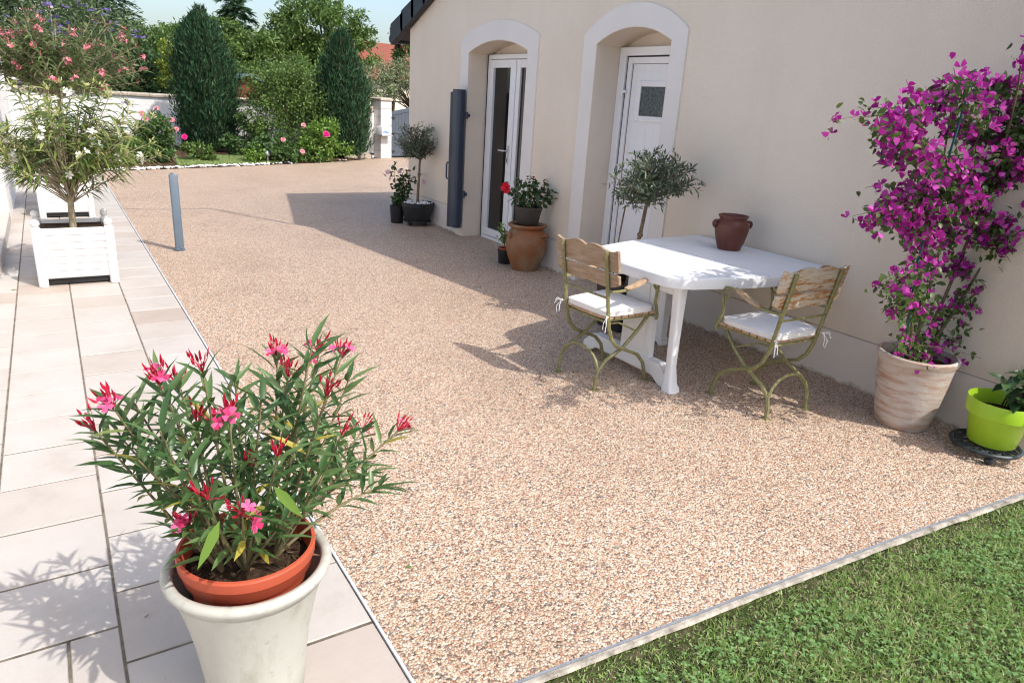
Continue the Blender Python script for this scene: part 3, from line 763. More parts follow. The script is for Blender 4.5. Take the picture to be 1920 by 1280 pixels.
# ------------------------------------------------------------------ garden table
TC = (3.45, 3.16, 0)
tb = thing('garden_table', TC, 'white plastic garden table with rounded end pushed against the house wall', 'table')
tr_ = Rel(TC)
left = [(2.868, 3.42), (2.905, 3.535), (2.985, 3.592), (3.095, 3.633), (3.345, 3.698)]
near = [(3.30, 2.60), (2.982, 2.682), (2.915, 2.725), (2.868, 2.80), (2.846, 3.08)]
seam = 3.50
def top_poly(pts, inset, z):
    c = np.mean(pts, 0)
    out = []
    for p in pts:
        v = np.array(p) - c; out.append(tuple(tr_((*(c + v * (1 - inset / np.linalg.norm(v))), z))))
    return out
def smooth_poly(p): return p
outA = [(seam - .0012, 2.566), (3.30, 2.602)] + near[1:] + left + [(seam - .0012, 3.728)]
outB = [(seam + .0012, 2.565), (3.8, 2.545), (4.155, 2.55), (4.155, 3.755), (3.8, 3.752), (seam + .0012, 3.729)][::-1]
def pillow_top(poly, nm):
    if sum(a[0] * b[1] - b[0] * a[1] for a, b in zip(poly, poly[1:] + poly[:1])) < 0: poly = poly[::-1]
    mb = MB(); mb.loft([top_poly(poly, .016, .655), top_poly(poly, .0, .655), top_poly(poly, 0, .702), top_poly(poly, .004, .713), top_poly(poly, .014, .72)])
    return mb.build(nm, 'plastic', tb, smooth=28)
pillow_top(outA, 'tabletop'); pillow_top(outB, 'tabletop')
def trestle(x):
    mb = MB()
    # central panel, slightly tapering, with a raised border
    mb.prism([(2.985, .10), (3.255, .10), (3.245, .655), (3.0, .655)], -.022, .022, lambda u, v, w: tr_((x + w, u, v)))
    mb.prism([(3.03, .16), (3.21, .16), (3.20, .60), (3.04, .60)], -.0265, -.0225, lambda u, v, w: tr_((x + w, u, v)))
    # foot beam, arched between the feet
    mb.prism([(2.79, .0), (2.86, .0), (2.93, .045), (3.48, .045), (3.55, 0), (3.62, 0), (3.615, .06), (3.52, .135), (2.87, .135), (2.80, .06)], -.034, .034, lambda u, v, w: tr_((x + w, u, v)))
    p = mb.build('trestle', 'plastic', tb, smooth=30, bevel=.006)
    for ys, yt in ((2.775, 2.79),):
        mb = MB(); s = 1 if ys > 3.2 else -1
        rings = []
        for z, w, d, off in ((0, .09, .08, .018), (.02, .09, .08, .016), (.05, .07, .065, .008), (.16, .052, .054, 0), (.45, .058, .058, .0), (.654, .068, .068, .0)):
            y = ys + (yt - ys) * z / .655 + s * off
            rings.append([tuple(tr_(q)) for q in rrect(w, d, .014, z, x - .03, y)])
        mb.loft(rings); mb.build('leg', 'plastic', tb, smooth=35)
        mb = MB(); mb.box(tr_((x - .05, min(ys, ys - s * .17), .585)), tr_((x + .02, max(ys, ys - s * .17), .65))); mb.build('bracket', 'plastic', tb, bevel=.008)
trestle(3.03)
mb = MB(); mb.prism([(3.42, .05), (3.62, .05), (3.61, .655), (3.43, .655)], -.03, .03, lambda u, v, w: tr_((3.58 + w, u, v)))
mb.prism([(3.41, 0), (3.44, 0), (3.46, .02), (3.58, .02), (3.60, 0), (3.64, 0), (3.63, .06), (3.415, .06)], -.036, .036, lambda u, v, w: tr_((3.58 + w, u, v)))
mb.build('trestle', 'plastic', tb, smooth=30, bevel=.006)

# ------------------------------------------------------------------ folding garden chairs and their cushions
def chair(label, boardmat):
    c = thing('folding_chair', (0, 0, 0), label, 'chair', 'weathered folding garden chairs')
    U = .19
    for s in (-1, 1):
        u = s * U
        f = lambda q, uu: (uu, q[0], q[1])         # local frame: x lateral, y forward, z up
        up = [(.205, .004), (.195, .05), (.168, .125), (.11, .185), (.0, .232), (-.075, .262), (-.125, .315), (-.155, .39), (-.168, .455), (-.19, .58), (-.238, .845)]
        mb = MB(); mb.tube([f(q, u) for q in up], [.0115] * 11, 6, flat=(0, 0, 1) if False else None)
        mb.box((u - .019, .185, 0), (u + .019, .228, .006))
        mb.build('upright_leg', 'olive_paint', c, smooth=50)
        lo = [(-.20, .004), (-.198, .07), (-.185, .125), (-.13, .18), (-.0, .24), (.11, .335), (.19, .425)]
        mb = MB(); ui = u - s * .020
        mb.tube([f(q, ui) for q in lo], .0115, 6); mb.box((ui - .019, -.222, 0), (ui + .019, -.18, .006))
        mb.tube([(u + s * .012, 0, .236), (ui - s * .012, 0, .236)], .008, 8)
        mb.build('cross_leg', 'olive_paint', c, smooth=50)
        mb = MB(); mb.tube([(ui, .10, .33), (ui, -.06, .405), (ui, -.15, .41)], .0055, 6); mb.build('brace', 'olive_paint', c, smooth=50)
        # arm: iron strip from the upright, wooden pad, scroll and S-curve down to the seat front
        ua = s * (U + .022)
        strip = [(-.193, .615), (-.12, .612), (-.06, .614), (.03, .634), (.10, .662), (.155, .676), (.195, .668), (.218, .636), (.205, .607), (.178, .600), (.163, .618), (.17, .637), (.187, .634)]
        curl = [(.205, .607), (.192, .56), (.188, .52), (.205, .475), (.222, .43), (.217, .40)]
        mb = MB(); mb.tube([(ua, a, z) for a, z in strip], [.0085] * 10 + [.008, .0075, .006], 6); mb.tube([(ua, a, z) for a, z in curl], .0095, 6)
        mb.tube([(ua, .215, .425), (ua - s * .05, .20, .428)], .007, 6); mb.tube([(ua + s * .006, -.192, .615), (u, -.197, .615)], .008, 6)
        arm = mb.build('armrest', 'olive_paint', c, smooth=50)
        mb = MB(); rings = []
        for a, z, w, h in ((-.075, .624, .030, .006), (-.06, .627, .040, .012), (.0, .637, .046, .016), (.06, .658, .046, .016), (.105, .675, .042, .014), (.12, .681, .032, .008)):
            rings.append([(ua + x, a, z + q) for x, q in ((-w / 2, -h / 2), (w / 2, -h / 2), (w / 2, h / 4), (w / 2 - .007, h / 2), (-w / 2 + .007, h / 2), (-w / 2, h / 4))])
        mb.loft(rings); mb.build('arm_pad', 'teak', arm, smooth=40)
    # arched hoop joining the rear feet, and a rod joining the front feet
    mb = MB(); a = .170
    mb.tube([(-a, -.198, .085)] + [(a * math.sin(t) * 1.0, -.19 + .01 * math.cos(t), .10 + .135 * math.cos(t)) for t in np.linspace(-1.5, 1.5, 13)] + [(a, -.198, .085)], .0095, 6)
    mb.build('hoop', 'olive_paint', c, smooth=50)
    mb = MB(); mb.tube([(-U, -.196, .635 - .06), (U, -.196, .575)], .0075, 6); mb.build('back_rod', 'olive_paint', c, smooth=50)
    mb = MB(); mb.tube([(-.2, .195, .425), (.2, .195, .425)], .0085, 6); mb.tube([(-.19, -.155, .418), (.19, -.155, .418)], .0085, 6)
    for s in (-1, 1): mb.tube([(s * .17, -.17, .43), (s * .195, .21, .43)], .0085, 6)
    mb.build('seat_frame', 'olive_paint', c, smooth=50)
    for i in range(7):
        y0 = -.165 + i * .054; w = .185 + .022 * (i / 6)
        mb = MB(); mb.loft([[(x, y, .4395 - .006 * math.cos(x * 8) + dz) for y, dz in ((y0, 0), (y0 + .046, 0), (y0 + .046, .012), (y0 + .04, .016), (y0 + .006, .016), (y0, .012))] for x in np.linspace(-w, w, 9)])
        mb.build('seat_slat', 'teak', c, smooth=40)
    # two shaped back boards following the lean of the uprights
    def board(bot, top, nm):
        us = np.linspace(-.268, .268, 45)
        tb_ = [(u, float(np.interp(abs(u), *top))) for u in us]; bb = [(u, float(np.interp(abs(u), *bot))) for u in us[::-1]]
        def f(u, v, w): return (u, -.19 - (v - .58) * .181 + .021 + w, v)
        mb = MB()
        m2 = len(us)
        for i in range(m2 - 1):
            pass
        tv, bv = tb_, bb[::-1]
        mb.loft([[f(tv[i][0], tv[i][1], .012), f(tv[i][0], tv[i][1] - .0, -.008), f(bv[i][0], bv[i][1], -.008), f(bv[i][0], bv[i][1], .012)] for i in range(m2)])
        return mb.build(nm, boardmat, c, smooth=30, bevel=.0025)
    board(([0, .05, .27], [.734, .738, .734]), ([0, .012, .04, .08, .12, .16, .20, .235, .255, .27], [.852, .856, .868, .871, .864, .852, .846, .852, .862, .860]), 'back_board')
    board(([0, .05, .14, .21, .25, .27], [.640, .636, .632, .640, .655, .668]), ([0, .05, .27], [.719, .723, .719]), 'back_board')
    for s in (-1, 1):
        for z in (.66, .70, .77, .82):
            mb = MB(); mb.ball((s * U, -.19 - (z - .58) * .181 - .009, z), .007, 8, 6); mb.build('bolt', 'olive_paint', c, smooth=60)
    return c
def cushion(label):
    k = thing('seat_cushion', (0, 0, 0), label, 'cushion', 'off white seat cushions')
    mb = MB(); N_ = 40
    def ring(ins, z, puff=0):
        pts = []
        for i in range(N_):
            t = 2 * math.pi * i / N_; c_, s_ = math.cos(t), math.sin(t); e = .32
            x = abs(c_) ** e * (1 if c_ > 0 else -1); y = abs(s_) ** e * (1 if s_ > 0 else -1)
            w = (.192 + .02 * (y + 1) / 2) - ins
            pts.append((x * w, .015 + y * (.198 - ins), z + .004 * math.sin(3 * t) * (1 if z > .02 else 0)))
        return pts
    mb.loft([ring(.03, 0), ring(.006, .003), ring(0, .01), ring(0, .030), ring(.005, .037), ring(.02, .042), ring(.09, .047), ring(.17, .046)])
    mb.build('pad', 'fabric', k, smooth=50)
    for z in (.008, .033):
        mb = MB(); r_ = ring(-.0015, z); mb.tube(r_ + [r_[0]], .0026, 5); mb.build('piping', 'fabric', k, smooth=60)
    for s in (-1, 1):
        x0, y0 = s * .185, -.165
        mb = MB()
        mb.ball((s * .203, -.192, .012), .008, 8, 6)
        for a, b_ in ((.024, .010), (.028, -.014)):
            mb.tube([(x0, y0, .012), (s * .205, -.195, .012), (s * .205 + s * a * .7, -.205 - a * .4, .02 + b_ * .5), (s * .205 + s * a, -.21 - a * .6, .0 + b_)], [.0028, .0028, .003, .002], 5)
        mb.tube([(s * .205, -.195, .012), (s * .2, -.212, -.02), (s * .197, -.214, -.06)], .0025, 5)
        mb.tube([(s * .205, -.195, .012), (s * .225, -.215, -.03), (s * .218, -.212, -.075)], .0025, 5)
        mb.build('tie', 'fabric', k, smooth=60)
    return k
def place(o, loc, rz): o.location = loc; o.rotation_euler = (0, 0, rz)
ch = chair('folding chair with plain brown back boards at the rounded end of the white table', 'teak_grey'); place(ch, (2.765, 3.145, 0), math.radians(-86.5))
def copy_tree(o, parent=None):
    c = o.copy(); C.objects.link(c)
    if parent is not None: c.parent = parent; c.matrix_parent_inverse = o.matrix_parent_inverse.copy()
    for k in list(o.children):
        if k.name != c.name: copy_tree(k, c)
    return c
c2 = chair('folding chair with peeling orange and white back boards by the bougainvillea pot', 'peeling')
place(c2, (3.395, 2.42, 0), math.radians(-1.5))
cu = cushion('off white cushion tied on the chair with plain brown back boards'); place(cu, (2.765, 3.145, .452), math.radians(-86.5))
cu2 = copy_tree(cu); cu2['label'] = 'off white cushion tied on the chair with peeling orange back boards'; place(cu2, (3.395, 2.42, .452), math.radians(-1.5))

# ------------------------------------------------------------------ pots
def pot(prof_o, prof_i, n=44): return MB().lathe(prof_o + prof_i, n, cap0=True, cap1=True)

# brown stoneware jar on the table
p = thing('stoneware_jar', (3.925, 3.26, .72), 'red brown stoneware jar with two small lugs on the white table', 'jar')
mb = MB().lathe([(.0755, 0), (.078, .004), (.098, .06), (.113, .125), (.116, .155), (.112, .178), (.098, .197), (.091, .207), (.093, .216), (.103, .228), (.104, .235), (.098, .237), (.088, .222), (.085, .205), (.095, .18), (.098, .15), (.07, .02)], 44)
mb.build('body', 'stoneware', p, smooth=40)
for a in (-30, 150):
    ca, sa = math.cos(math.radians(a)), math.sin(math.radians(a)); q = lambda r, z: (r * ca, r * sa, z)
    mb = MB(); mb.tube([q(.104, .195), q(.126, .193), q(.133, .18), q(.13, .163), q(.112, .145)], [.011, .011, .0115, .011, .009], 10); mb.build('handle', 'stoneware', p, smooth=60)

# big earthenware jar
p = thing('earthenware_jar', (3.938, 5.80, 0), 'large orange brown earthenware jar with lugs beside the glazed doorway', 'jar')
mb = MB().lathe([(.130, 0), (.134, .006), (.150, .05), (.185, .14), (.205, .22), (.207, .275), (.198, .335), (.178, .385), (.160, .408), (.158, .418), (.178, .428), (.192, .44), (.194, .452), (.185, .461), (.165, .462), (.148, .445), (.148, .41), (.18, .34), (.12, .03)], 56, wob=.006)
mb.build('body', 'earthen', p, smooth=40)
for a in (-62, 176):
    ca, sa = math.cos(math.radians(a)), math.sin(math.radians(a)); ta = (-sa, ca)
    pts = [(r * ca + s * ta[0], r * sa + s * ta[1], z) for r, s, z in ((.188, -.035, .355), (.216, -.028, .375), (.226, 0, .38), (.216, .028, .372), (.198, .03, .34), (.204, .012, .315))]
    mb = MB(); mb.tube(pts, [.012, .015, .016, .014, .012, .009], 10); mb.build('handle', 'earthen', p, smooth=60)

def simple_pot(par, mat, r0, r1, h, rim=.012, rimh=.03, soil=.03, z0=0.0, n=44):
    prof = [(r0, z0), (r0 + .002, z0 + .003), (r1 - rim * .6, z0 + h - rimh), (r1, z0 + h - rimh + .002), (r1 + .001, z0 + h - .004), (r1 - .003, z0 + h), (r1 - .012, z0 + h), (r1 - .02, z0 + h - soil - .02), (r0 * .8, z0 + .03)]
    o = MB().lathe(prof, n).build('pot', mat, par, smooth=35)
    m = MB(); m.lathe([(0.004, z0 + h - soil + .006), ((r1 - .02) * .6, z0 + h - soil + .004), (r1 - .015, z0 + h - soil)][::-1], 32, cap0=False); m.build('soil', 'soil', par)
    return o

def stems(name, mat, parent, curves, r0, r1, n=6):
    mb = MB()
    for c in curves:
        k = len(c); mb.tube(c, list(np.linspace(r0, r1, k)), n)
    return mb.build(name, mat, parent, smooth=60)

# hibiscus pot standing on the jar
p = thing('potted_hibiscus', (3.938, 5.80, .463), 'dark pot of red hibiscus standing on the earthenware jar', 'potted plant')
simple_pot(p, 'grey_pot', .103, .137, .172, .006, .028, .03)
tips = []
for px, py, y in ((950, 352, 5.72), (968, 340, 5.8), (985, 338, 5.75), (1005, 342, 5.85), (1022, 350, 5.75), (1035, 345, 5.85), (1046, 372, 5.65), (1030, 375, 5.7), (1010, 365, 5.65), (990, 360, 5.7), (972, 362, 5.75), (1000, 335, 5.8), (980, 375, 5.68), (1015, 382, 5.68), (962, 372, 5.78), (1042, 360, 5.7)):
    q = at(px, py, y) - np.array((3.938, 5.80, .463)); q[0] = min(q[0], .20); tips.append(q)
cv_ = [bez((rng.normal(0, .03), rng.normal(0, .03), .14), (t_[0] * .5, t_[1] * .5, .14 + (t_[2] - .14) * .75), t_, 7) for t_ in tips]
stems('stem', 'bark', p, cv_, .005, .002)
pp, dd = [], []
for c_ in cv_:
    for _ in range(19):
        f = rng.uniform(.35, 1.05); i = min(int(f * 6), 5); q = c_[i] + (c_[i + 1] - c_[i]) * (f * 6 - i)
        pp.append(q + rng.normal(0, .018, 3)); d = rng.normal(size=3); d[2] -= .25; dd.append(d + unit(c_[-1] - c_[0]) * .3)
pp, dd = np.array(pp), np.array(dd); n = len(pp)
leaves('leaf', 'lf_dark', p, leaf_arrays(pp, dd, rdir(n, 1.2), rng.uniform(.04, .068, n), rng.uniform(.03, .046, n), 'broad', .3))
fl = np.array([tips[0], tips[11], tips[5]]); fu = np.array([(-1, -.7, .1), (0, -.3, 1), (.3, -.2, 1)])
leaves('flower', 'pt_scarlet', p, flower_arrays(fl[:1], fu[:1], .055, 5, .5, 1.1), flower_arrays(fl[:1] + .006, fu[:1], .045, 5, .9, 1.1))
each('flower_bud', 'pt_scarlet', p, [flower_arrays(fl[k:k + 1], fu[k:k + 1], .024, 5, 2.2, .8) for k in (1, 2)])

# small pot hidden behind the jar
p = thing('potted_seedling', (3.88, 6.10, 0), 'small dark pot with a leafy shoot half hidden behind the earthenware jar', 'potted plant')
simple_pot(p, 'black_plastic', .062, .078, .15, .004, .02, .02)
mb = MB().lathe([(.066, .148), (.069, .164), (.064, .166), (.06, .15)], 28, cap0=False, cap1=False); mb.build('inner_pot', 'terracotta', p, smooth=40)
t0 = np.array((0, 0, .15)); cv_ = [bez(t0, t0 + (rng.normal(0, .02), rng.normal(0, .02), .1), t0 + (rng.normal(0, .05), rng.normal(0, .05), rng.uniform(.12, .24)), 6) for _ in range(7)]
stems('stem', 'stem_green', p, cv_, .003, .0015)
pp = np.concatenate([c_[2:] for c_ in cv_ for _ in range(3)]); pp = pp + rng.normal(0, .012, pp.shape); n = len(pp)
leaves('leaf', 'lf_bright', p, leaf_arrays(pp, rdir(n, .1), rdir(n, 1.5), rng.uniform(.03, .05, n), rng.uniform(.018, .028, n), 'broad', .3))

# round trolley + olive tree in black pot
p = thing('plant_trolley', (3.955, 8.40, 0), 'low black wheeled plant trolley under the olive tree pot', 'plant trolley')
mb = MB().lathe([(.165, .045), (.18, .05), (.182, .068), (.175, .072)], 40); mb.build('plate', 'black_plastic', p, smooth=40)
for k in range(4):
    a = math.radians(45 + 90 * k - 20); c_ = np.array((.135 * math.cos(a), .135 * math.sin(a), .0225))
    mb = MB(); d_ = np.array((-math.sin(a), math.cos(a), 0)) * .014; mb.tube([c_ - d_, c_ + d_], .0225, 14); mb.box(c_ + (-.012, -.012, .018), c_ + (.012, .012, .024)); mb.build('castor', 'black_plastic', p, smooth=40)

def olive(name, base, label, potfn, ztop, trunk, crown_c, crown_r, n_tw, leaf, group):
    p = thing(name, base, label, 'potted tree', group)
    rel = Rel(base); potfn(p)
    fork = rel(trunk[-1]); cc = rel(crown_c); cr = np.array(crown_r)
    tk = MB(); pts = [rel(q) for q in trunk]; tk.tube(pts, list(np.linspace(.019, .013, len(pts))), 10)
    kn = pts[len(pts) // 2]; tk.ball(kn, .023, 10, 6)
    curves = []
    for _ in range(n_tw):
        d = rdir(1)[0]; d = d * cr * rng.uniform(.55, 1.0)
        tip = cc + d
        if tip[2] < fork[2] + .0 and rng.random() < .6: tip[2] = fork[2] + rng.uniform(0, .06)
        mid = fork + (tip - fork) * .5 + np.array((0, 0, rng.uniform(-.02, .05)))
        mid[:2] = fork[:2] + (tip[:2] - fork[:2]) * .45
        curves.append(bez(fork, mid, tip, 8))
    for c_ in curves[: n_tw // 2]: tk.tube(c_, list(np.linspace(.006, .0016, 8)), 5)
    for c_ in curves[n_tw // 2:]: tk.tube(c_[3:], list(np.linspace(.003, .0014, 5)), 4)
    tk.build('trunk', 'bark', p, smooth=60)
    P_, D_ = [], []
    for c_ in curves:
        ax = unit(c_[-1] - c_[3])
        # side shoots carrying the pairs of leaves
        for _ in range(4):
            f = rng.uniform(.45, 1); i = min(int(f * 7), 6); q = c_[i] + (c_[i + 1] - c_[i]) * (f * 7 - i)
            sd_ = unit(ax * .5 + rdir(1, .35)[0]); ln = rng.uniform(.03, .09)
            for k in range(7):
                P_.append(q + sd_ * ln * k / 6); D_.append(sd_ * .8 + rdir(1)[0] * .9)
    P_, D_ = np.array(P_), np.array(D_); n = len(P_)
    P_[:, 0] = np.minimum(P_[:, 0], 4.15 - base[0])
    leaves('crown', 'lf_olive', p, leaf_arrays(P_, D_, rdir(n, .6), rng.uniform(leaf * .7, leaf * 1.2, n), leaf * .26, 'diamond', .1, .1))
    return p
def pot1(p):
    simple_pot(p, 'black_plastic', .165, .212, .225, .008, .05, .022)
    rnd = rng.normal(size=(90, 2)); mb = MB()
    for k in range(95):
        a, r_ = rng.uniform(0, 6.28), .185 * math.sqrt(rng.uniform(.05, 1)); c_ = (r_ * math.cos(a), r_ * math.sin(a), .215 + rng.uniform(0, .012))
        mb.ball(c_, rng.uniform(.011, .02), 6, 4, .65)
    stuff(mb.build('white_pebbles', 'stone_white', p, smooth=60), None, None)
olive('potted_olive_tree', (3.955, 8.40, .072), 'clipped olive tree in a black pot near the house corner and blue grey shutter', pot1, .3,
      [(3.955, 8.40, .28), (3.958, 8.395, .45), (3.968, 8.395, .65), (3.975, 8.395, .83)], (3.90, 8.40, 1.055), (.30, .25, .245), 110, .045, 'potted olive trees')
def pot2(p):
    mb = MB(); mb.loft([rrect(.30, .26, .02, 0), rrect(.36, .31, .025, .34), rrect(.38, .33, .025, .345), rrect(.38, .33, .025, .372), rrect(.35, .30, .02, .374), rrect(.34, .29, .02, .31)])
    mb.build('pot', 'black_plastic', p, smooth=35)
    mb = MB(); mb.box((-.165, -.14, .28), (.165, .14, .315)); mb.build('soil', 'soil', p)
    mb = MB(); mb.tube([(-.085, .075, .30), (-.075, .07, .60), (-.055, .05, .93)], .006, 6); mb.build('stake', 'bark', p, smooth=60)
olive('potted_olive_tree', (3.60, 3.90, 0), 'clipped olive tree in a square black pot behind the white table', pot2, .34,
      [(3.60, 3.90, .30), (3.625, 3.89, .5), (3.655, 3.875, .72), (3.675, 3.865, .955)], (3.70, 3.86, 1.135), (.40, .27, .215), 92, .054, 'potted olive trees')
pb = thing('plastic_bottle', (3.66, 3.80, .318), 'crumpled clear plastic bottle lying in the square black pot', 'bottle')
mb = MB(); rings = []
for i, (x, r_) in enumerate(((-.09, .02), (-.088, .034), (-.04, .036), (-.02, .03), (0, .035), (.04, .034), (.07, .022), (.085, .013), (.10, .013))):
    rings.append([(x, r_ * math.cos(a) * (1 + .12 * math.sin(3 * a + i)), .036 + r_ * math.sin(a) * .9) for a in np.linspace(0, 2 * math.pi, 14, endpoint=False)])
mb.loft(rings); mb.build('body', 'clear', pb, smooth=50)

# small pot with pale pink mandevilla beside the olive
base = (3.765, 8.62, 0)
p = thing('potted_mandevilla', base, 'small dark pot of pale pink mandevilla beside the black olive pot', 'potted plant')
simple_pot(p, 'black_plastic', .078, .098, .225, .004, .02, .025)
rel = Rel(base); cv_ = []
for px, py, y in ((738, 312, 8.6), (757, 318, 8.62), (765, 322, 8.6), (745, 345, 8.58), (770, 345, 8.65), (752, 335, 8.6), (778, 332, 8.62), (742, 372, 8.55), (760, 350, 8.6), (755, 365, 8.6), (766, 365, 8.6)):
    q = rel(at(px, py, y)); cv_.append(bez((rng.normal(0, .02), rng.normal(0, .02), .2), (q[0] * .4, q[1] * .4, .2 + (q[2] - .2) * .6), q, 8))
stems('stem', 'stem_green', p, cv_, .004, .002)
P_ = np.concatenate([c_[1:] for c_ in cv_ for _ in range(6)]); P_ = P_ + rng.normal(0, .022, P_.shape); n = len(P_)
leaves('leaf', 'lf_dark', p, leaf_arrays(P_, rdir(n, .2), rdir(n, .8), rng.uniform(.045, .075, n), rng.uniform(.026, .036, n), 'lance', .25))
fq = np.array([rel(at(px, py, y)) for px, py, y in ((723, 327, 8.55), (729, 334, 8.55), (750, 322, 8.6), (792, 328, 8.65), (794, 341, 8.65), (727, 322, 8.55))])
each('flower', 'pt_pale', p, [flower_arrays(fq[k:k + 1], rdir(1, .2), .034, 5, .5, .95) for k in range(len(fq))])
stems('flower_stalk', 'stem_green', p, [bez(rel(at(745, 340, 8.6)), rel(at(735, 335, 8.57)), fq[1], 5), bez(rel(at(770, 335, 8.62)), rel(at(782, 330, 8.64)), fq[3], 5)], .002, .002)

# ------------------------------------------------------------------ bougainvillea
base = (3.93, 1.845, 0)
p = thing('bougainvillea', base, 'tall magenta bougainvillea in a limewashed terracotta pot against the house wall', 'potted plant')
rel = Rel(base)
mb = MB().lathe([(.135, 0), (.140, .004), (.152, .06), (.168, .16), (.184, .28), (.192, .36), (.198, .385), (.206, .40), (.207, .418), (.200, .426), (.188, .424), (.178, .40), (.168, .34), (.12, .05)], 52, wob=.008)
mb.build('pot', 'limewash', p, smooth=40)
mb = MB().lathe([(.176, .365), (.10, .372), (.004, .368)], 32, cap0=False); mb.build('soil', 'soil', p)
S = lambda px, py, y: rel(at(px, py, y))
mains = [[np.array((-.065, .01, .365)), S(1712, 600, 1.84), S(1740, 450, 1.86), S(1765, 320, 1.86), S(1790, 170, 1.84)],
         [np.array((-.02, .02, .365)), S(1738, 560, 1.88), S(1770, 440, 1.9), S(1820, 300, 1.86), S(1865, 170, 1.8)],
         [np.array((.03, .03, .365)), S(1770, 560, 1.86), S(1815, 450, 1.84), S(1870, 320, 1.76), S(1905, 180, 1.7), S(1917, 95, 1.66)],
         [np.array((-.05, .04, .365)), S(1690, 640, 1.86), S(1730, 500, 1.95), S(1720, 330, 1.98), S(1700, 220, 1.98)],
         [np.array((.055, .0, .365)), S(1790, 580, 1.80), S(1840, 500, 1.76), S(1875, 430, 1.72)]]
def cr(pts, n=6):
    pts = [np.array(q, float) for q in pts]; pts = [2 * pts[0] - pts[1]] + pts + [2 * pts[-1] - pts[-2]]; out = []
    for i in range(1, len(pts) - 2):
        for t in np.linspace(0, 1, n, endpoint=False):
            a, b_, c_, d = pts[i - 1:i + 3]
            out.append(.5 * (2 * b_ + (c_ - a) * t + (2 * a - 5 * b_ + 4 * c_ - d) * t * t + (3 * b_ - a - 3 * c_ + d) * t ** 3))
    out.append(pts[-2]); return out
mcv = [cr(m_) for m_ in mains]
tw = MB()
for c_ in mcv: tw.tube(c_, list(np.linspace(.011, .0035, len(c_))), 7)
tw.tube([(-.10, -.07, .37), (-.02, -.06, .43), (.07, -.05, .425)], [.012, .014, .010], 7)
allp = np.concatenate([np.array(c_[3:]) for c_ in mcv])
# twig ends, surveyed over the outline of the plant: (px, py, y, bracts, leaves)
targets = []
def fill(poly, k, nb, nl, y0, y1):
    xs = [q[0] for q in poly]; ys = [q[1] for q in poly]; c_ = 0
    while c_ < k:
        x, y = rng.uniform(min(xs), max(xs)), rng.uniform(min(ys), max(ys)); ins = False
        for (ax, ay), (bx, by) in zip(poly, poly[1:] + poly[:1]):
            if (ay > y) != (by > y) and x < (bx - ax) * (y - ay) / (by - ay) + ax: ins = not ins
        if ins: targets.append((x, y, rng.uniform(y0, y1), nb, nl)); c_ += 1
fill([(1640, 215), (1700, 195), (1760, 160), (1800, 140), (1850, 140), (1925, 150), (1960, 200), (1960, 300), (1925, 330), (1900, 420), (1780, 410), (1700, 330), (1640, 310)], 128, 5.5, 10, 1.6, 2.0)
fill([(1605, 395), (1640, 375), (1700, 345), (1760, 360), (1760, 440), (1700, 460), (1640, 440)], 46, 5, 8, 1.75, 2.0)
fill([(1700, 420), (1890, 400), (1895, 470), (1800, 520), (1690, 520)], 30, 5, 9, 1.7, 1.95)
fill([(1650, 520), (1850, 500), (1830, 600), (1760, 690), (1680, 690)], 46, 1.9, 8, 1.7, 1.93)
for x, y, yy, nb, nl in ((1625, 222, 1.98, 4, 5), (1600, 225, 1.99, 0, 2), (1552, 228, 2.0, 5, 3), (1612, 200, 2.0, 0, 4), (1722, 165, 1.95, 3, 1), (1755, 155, 1.9, 3, 3), (1788, 128, 1.86, 4, 3), (1912, 110, 1.66, 6, 2), (1918, 85, 1.66, 5, 1), (1640, 195, 1.98, 0, 4), (1622, 352, 1.95, 2, 3), (1600, 405, 1.93, 5, 2),
                         (1630, 535, 1.9, 2, 6), (1650, 580, 1.88, 2, 5), (1840, 672, 1.75, 0, 5), (1795, 672, 1.8, 2, 2), (1850, 540, 1.75, 0, 5), (1870, 475, 1.72, 5, 4), (1895, 490, 1.7, 0, 5), (1735, 690, 1.72, 3, 3), (1765, 700, 1.72, 3, 1), (1660, 555, 1.9, 1, 5)):
    targets.append((x, y, yy, nb, nl))
BP, BU, LP, LD = [], [], [], []
for x, y, yy, nb, nl in targets:
    q = at(x, y, yy)
    if q[0] > 4.08: q = np.array((0, 0, CAM_H)) + (q - (0, 0, CAM_H)) * (4.08 / q[0])
    q = rel(q)
    below = allp[allp[:, 2] < max(q[2] + .05, .5)]
    i = np.argmin(np.linalg.norm((below - q) * (1, 1, .75), axis=1)); s0 = below[i]
    mid = (s0 + q) / 2 + np.array((0, 0, .03)); c_ = bez(s0, mid, q, 6)
    tw.tube(c_, list(np.linspace(.0032, .0012, 6)), 4)
    for k in range(int(nb) + (rng.random() < nb % 1)):
        f = 1 - abs(rng.normal(0, .22)); BP.append(s0 + (q - s0) * max(f, .3) + rng.normal(0, .028, 3)); BU.append(rdir(1, .25)[0] + np.array((-.25, -.45, 0)))
    for k in range(int(nl * 1.9)):
        f = rng.uniform(.15, 1); LP.append(s0 + (q - s0) * f + rng.normal(0, .024, 3)); LD.append(rng.normal(size=3) + (0, 0, -.35))
tw.build('branch', 'bark', p, smooth=60)
BP, BU, LP, LD = map(np.array, (BP, BU, LP, LD)); n = len(BP)
bf_ = leaves('flower', 'pt_boug', p, flower_arrays(BP, BU, rng.uniform(.024, .034, n), 3, .8, 1.15, -.15))
bf_['kind'] = 'stuff'
n = len(LP); leaves('leaf', 'lf_boug', p, leaf_arrays(LP, LD, rdir(n, .9), rng.uniform(.026, .048, n), rng.uniform(.016, .026, n), 'broad', .35))
st = MB(); st.tube([np.array((-.085, .03, .36)), S(1720, 490, 1.82), S(1765, 340, 1.79), S(1829, 130, 1.75)], .0055, 8); st.build('stake', 'stake', p, smooth=60)

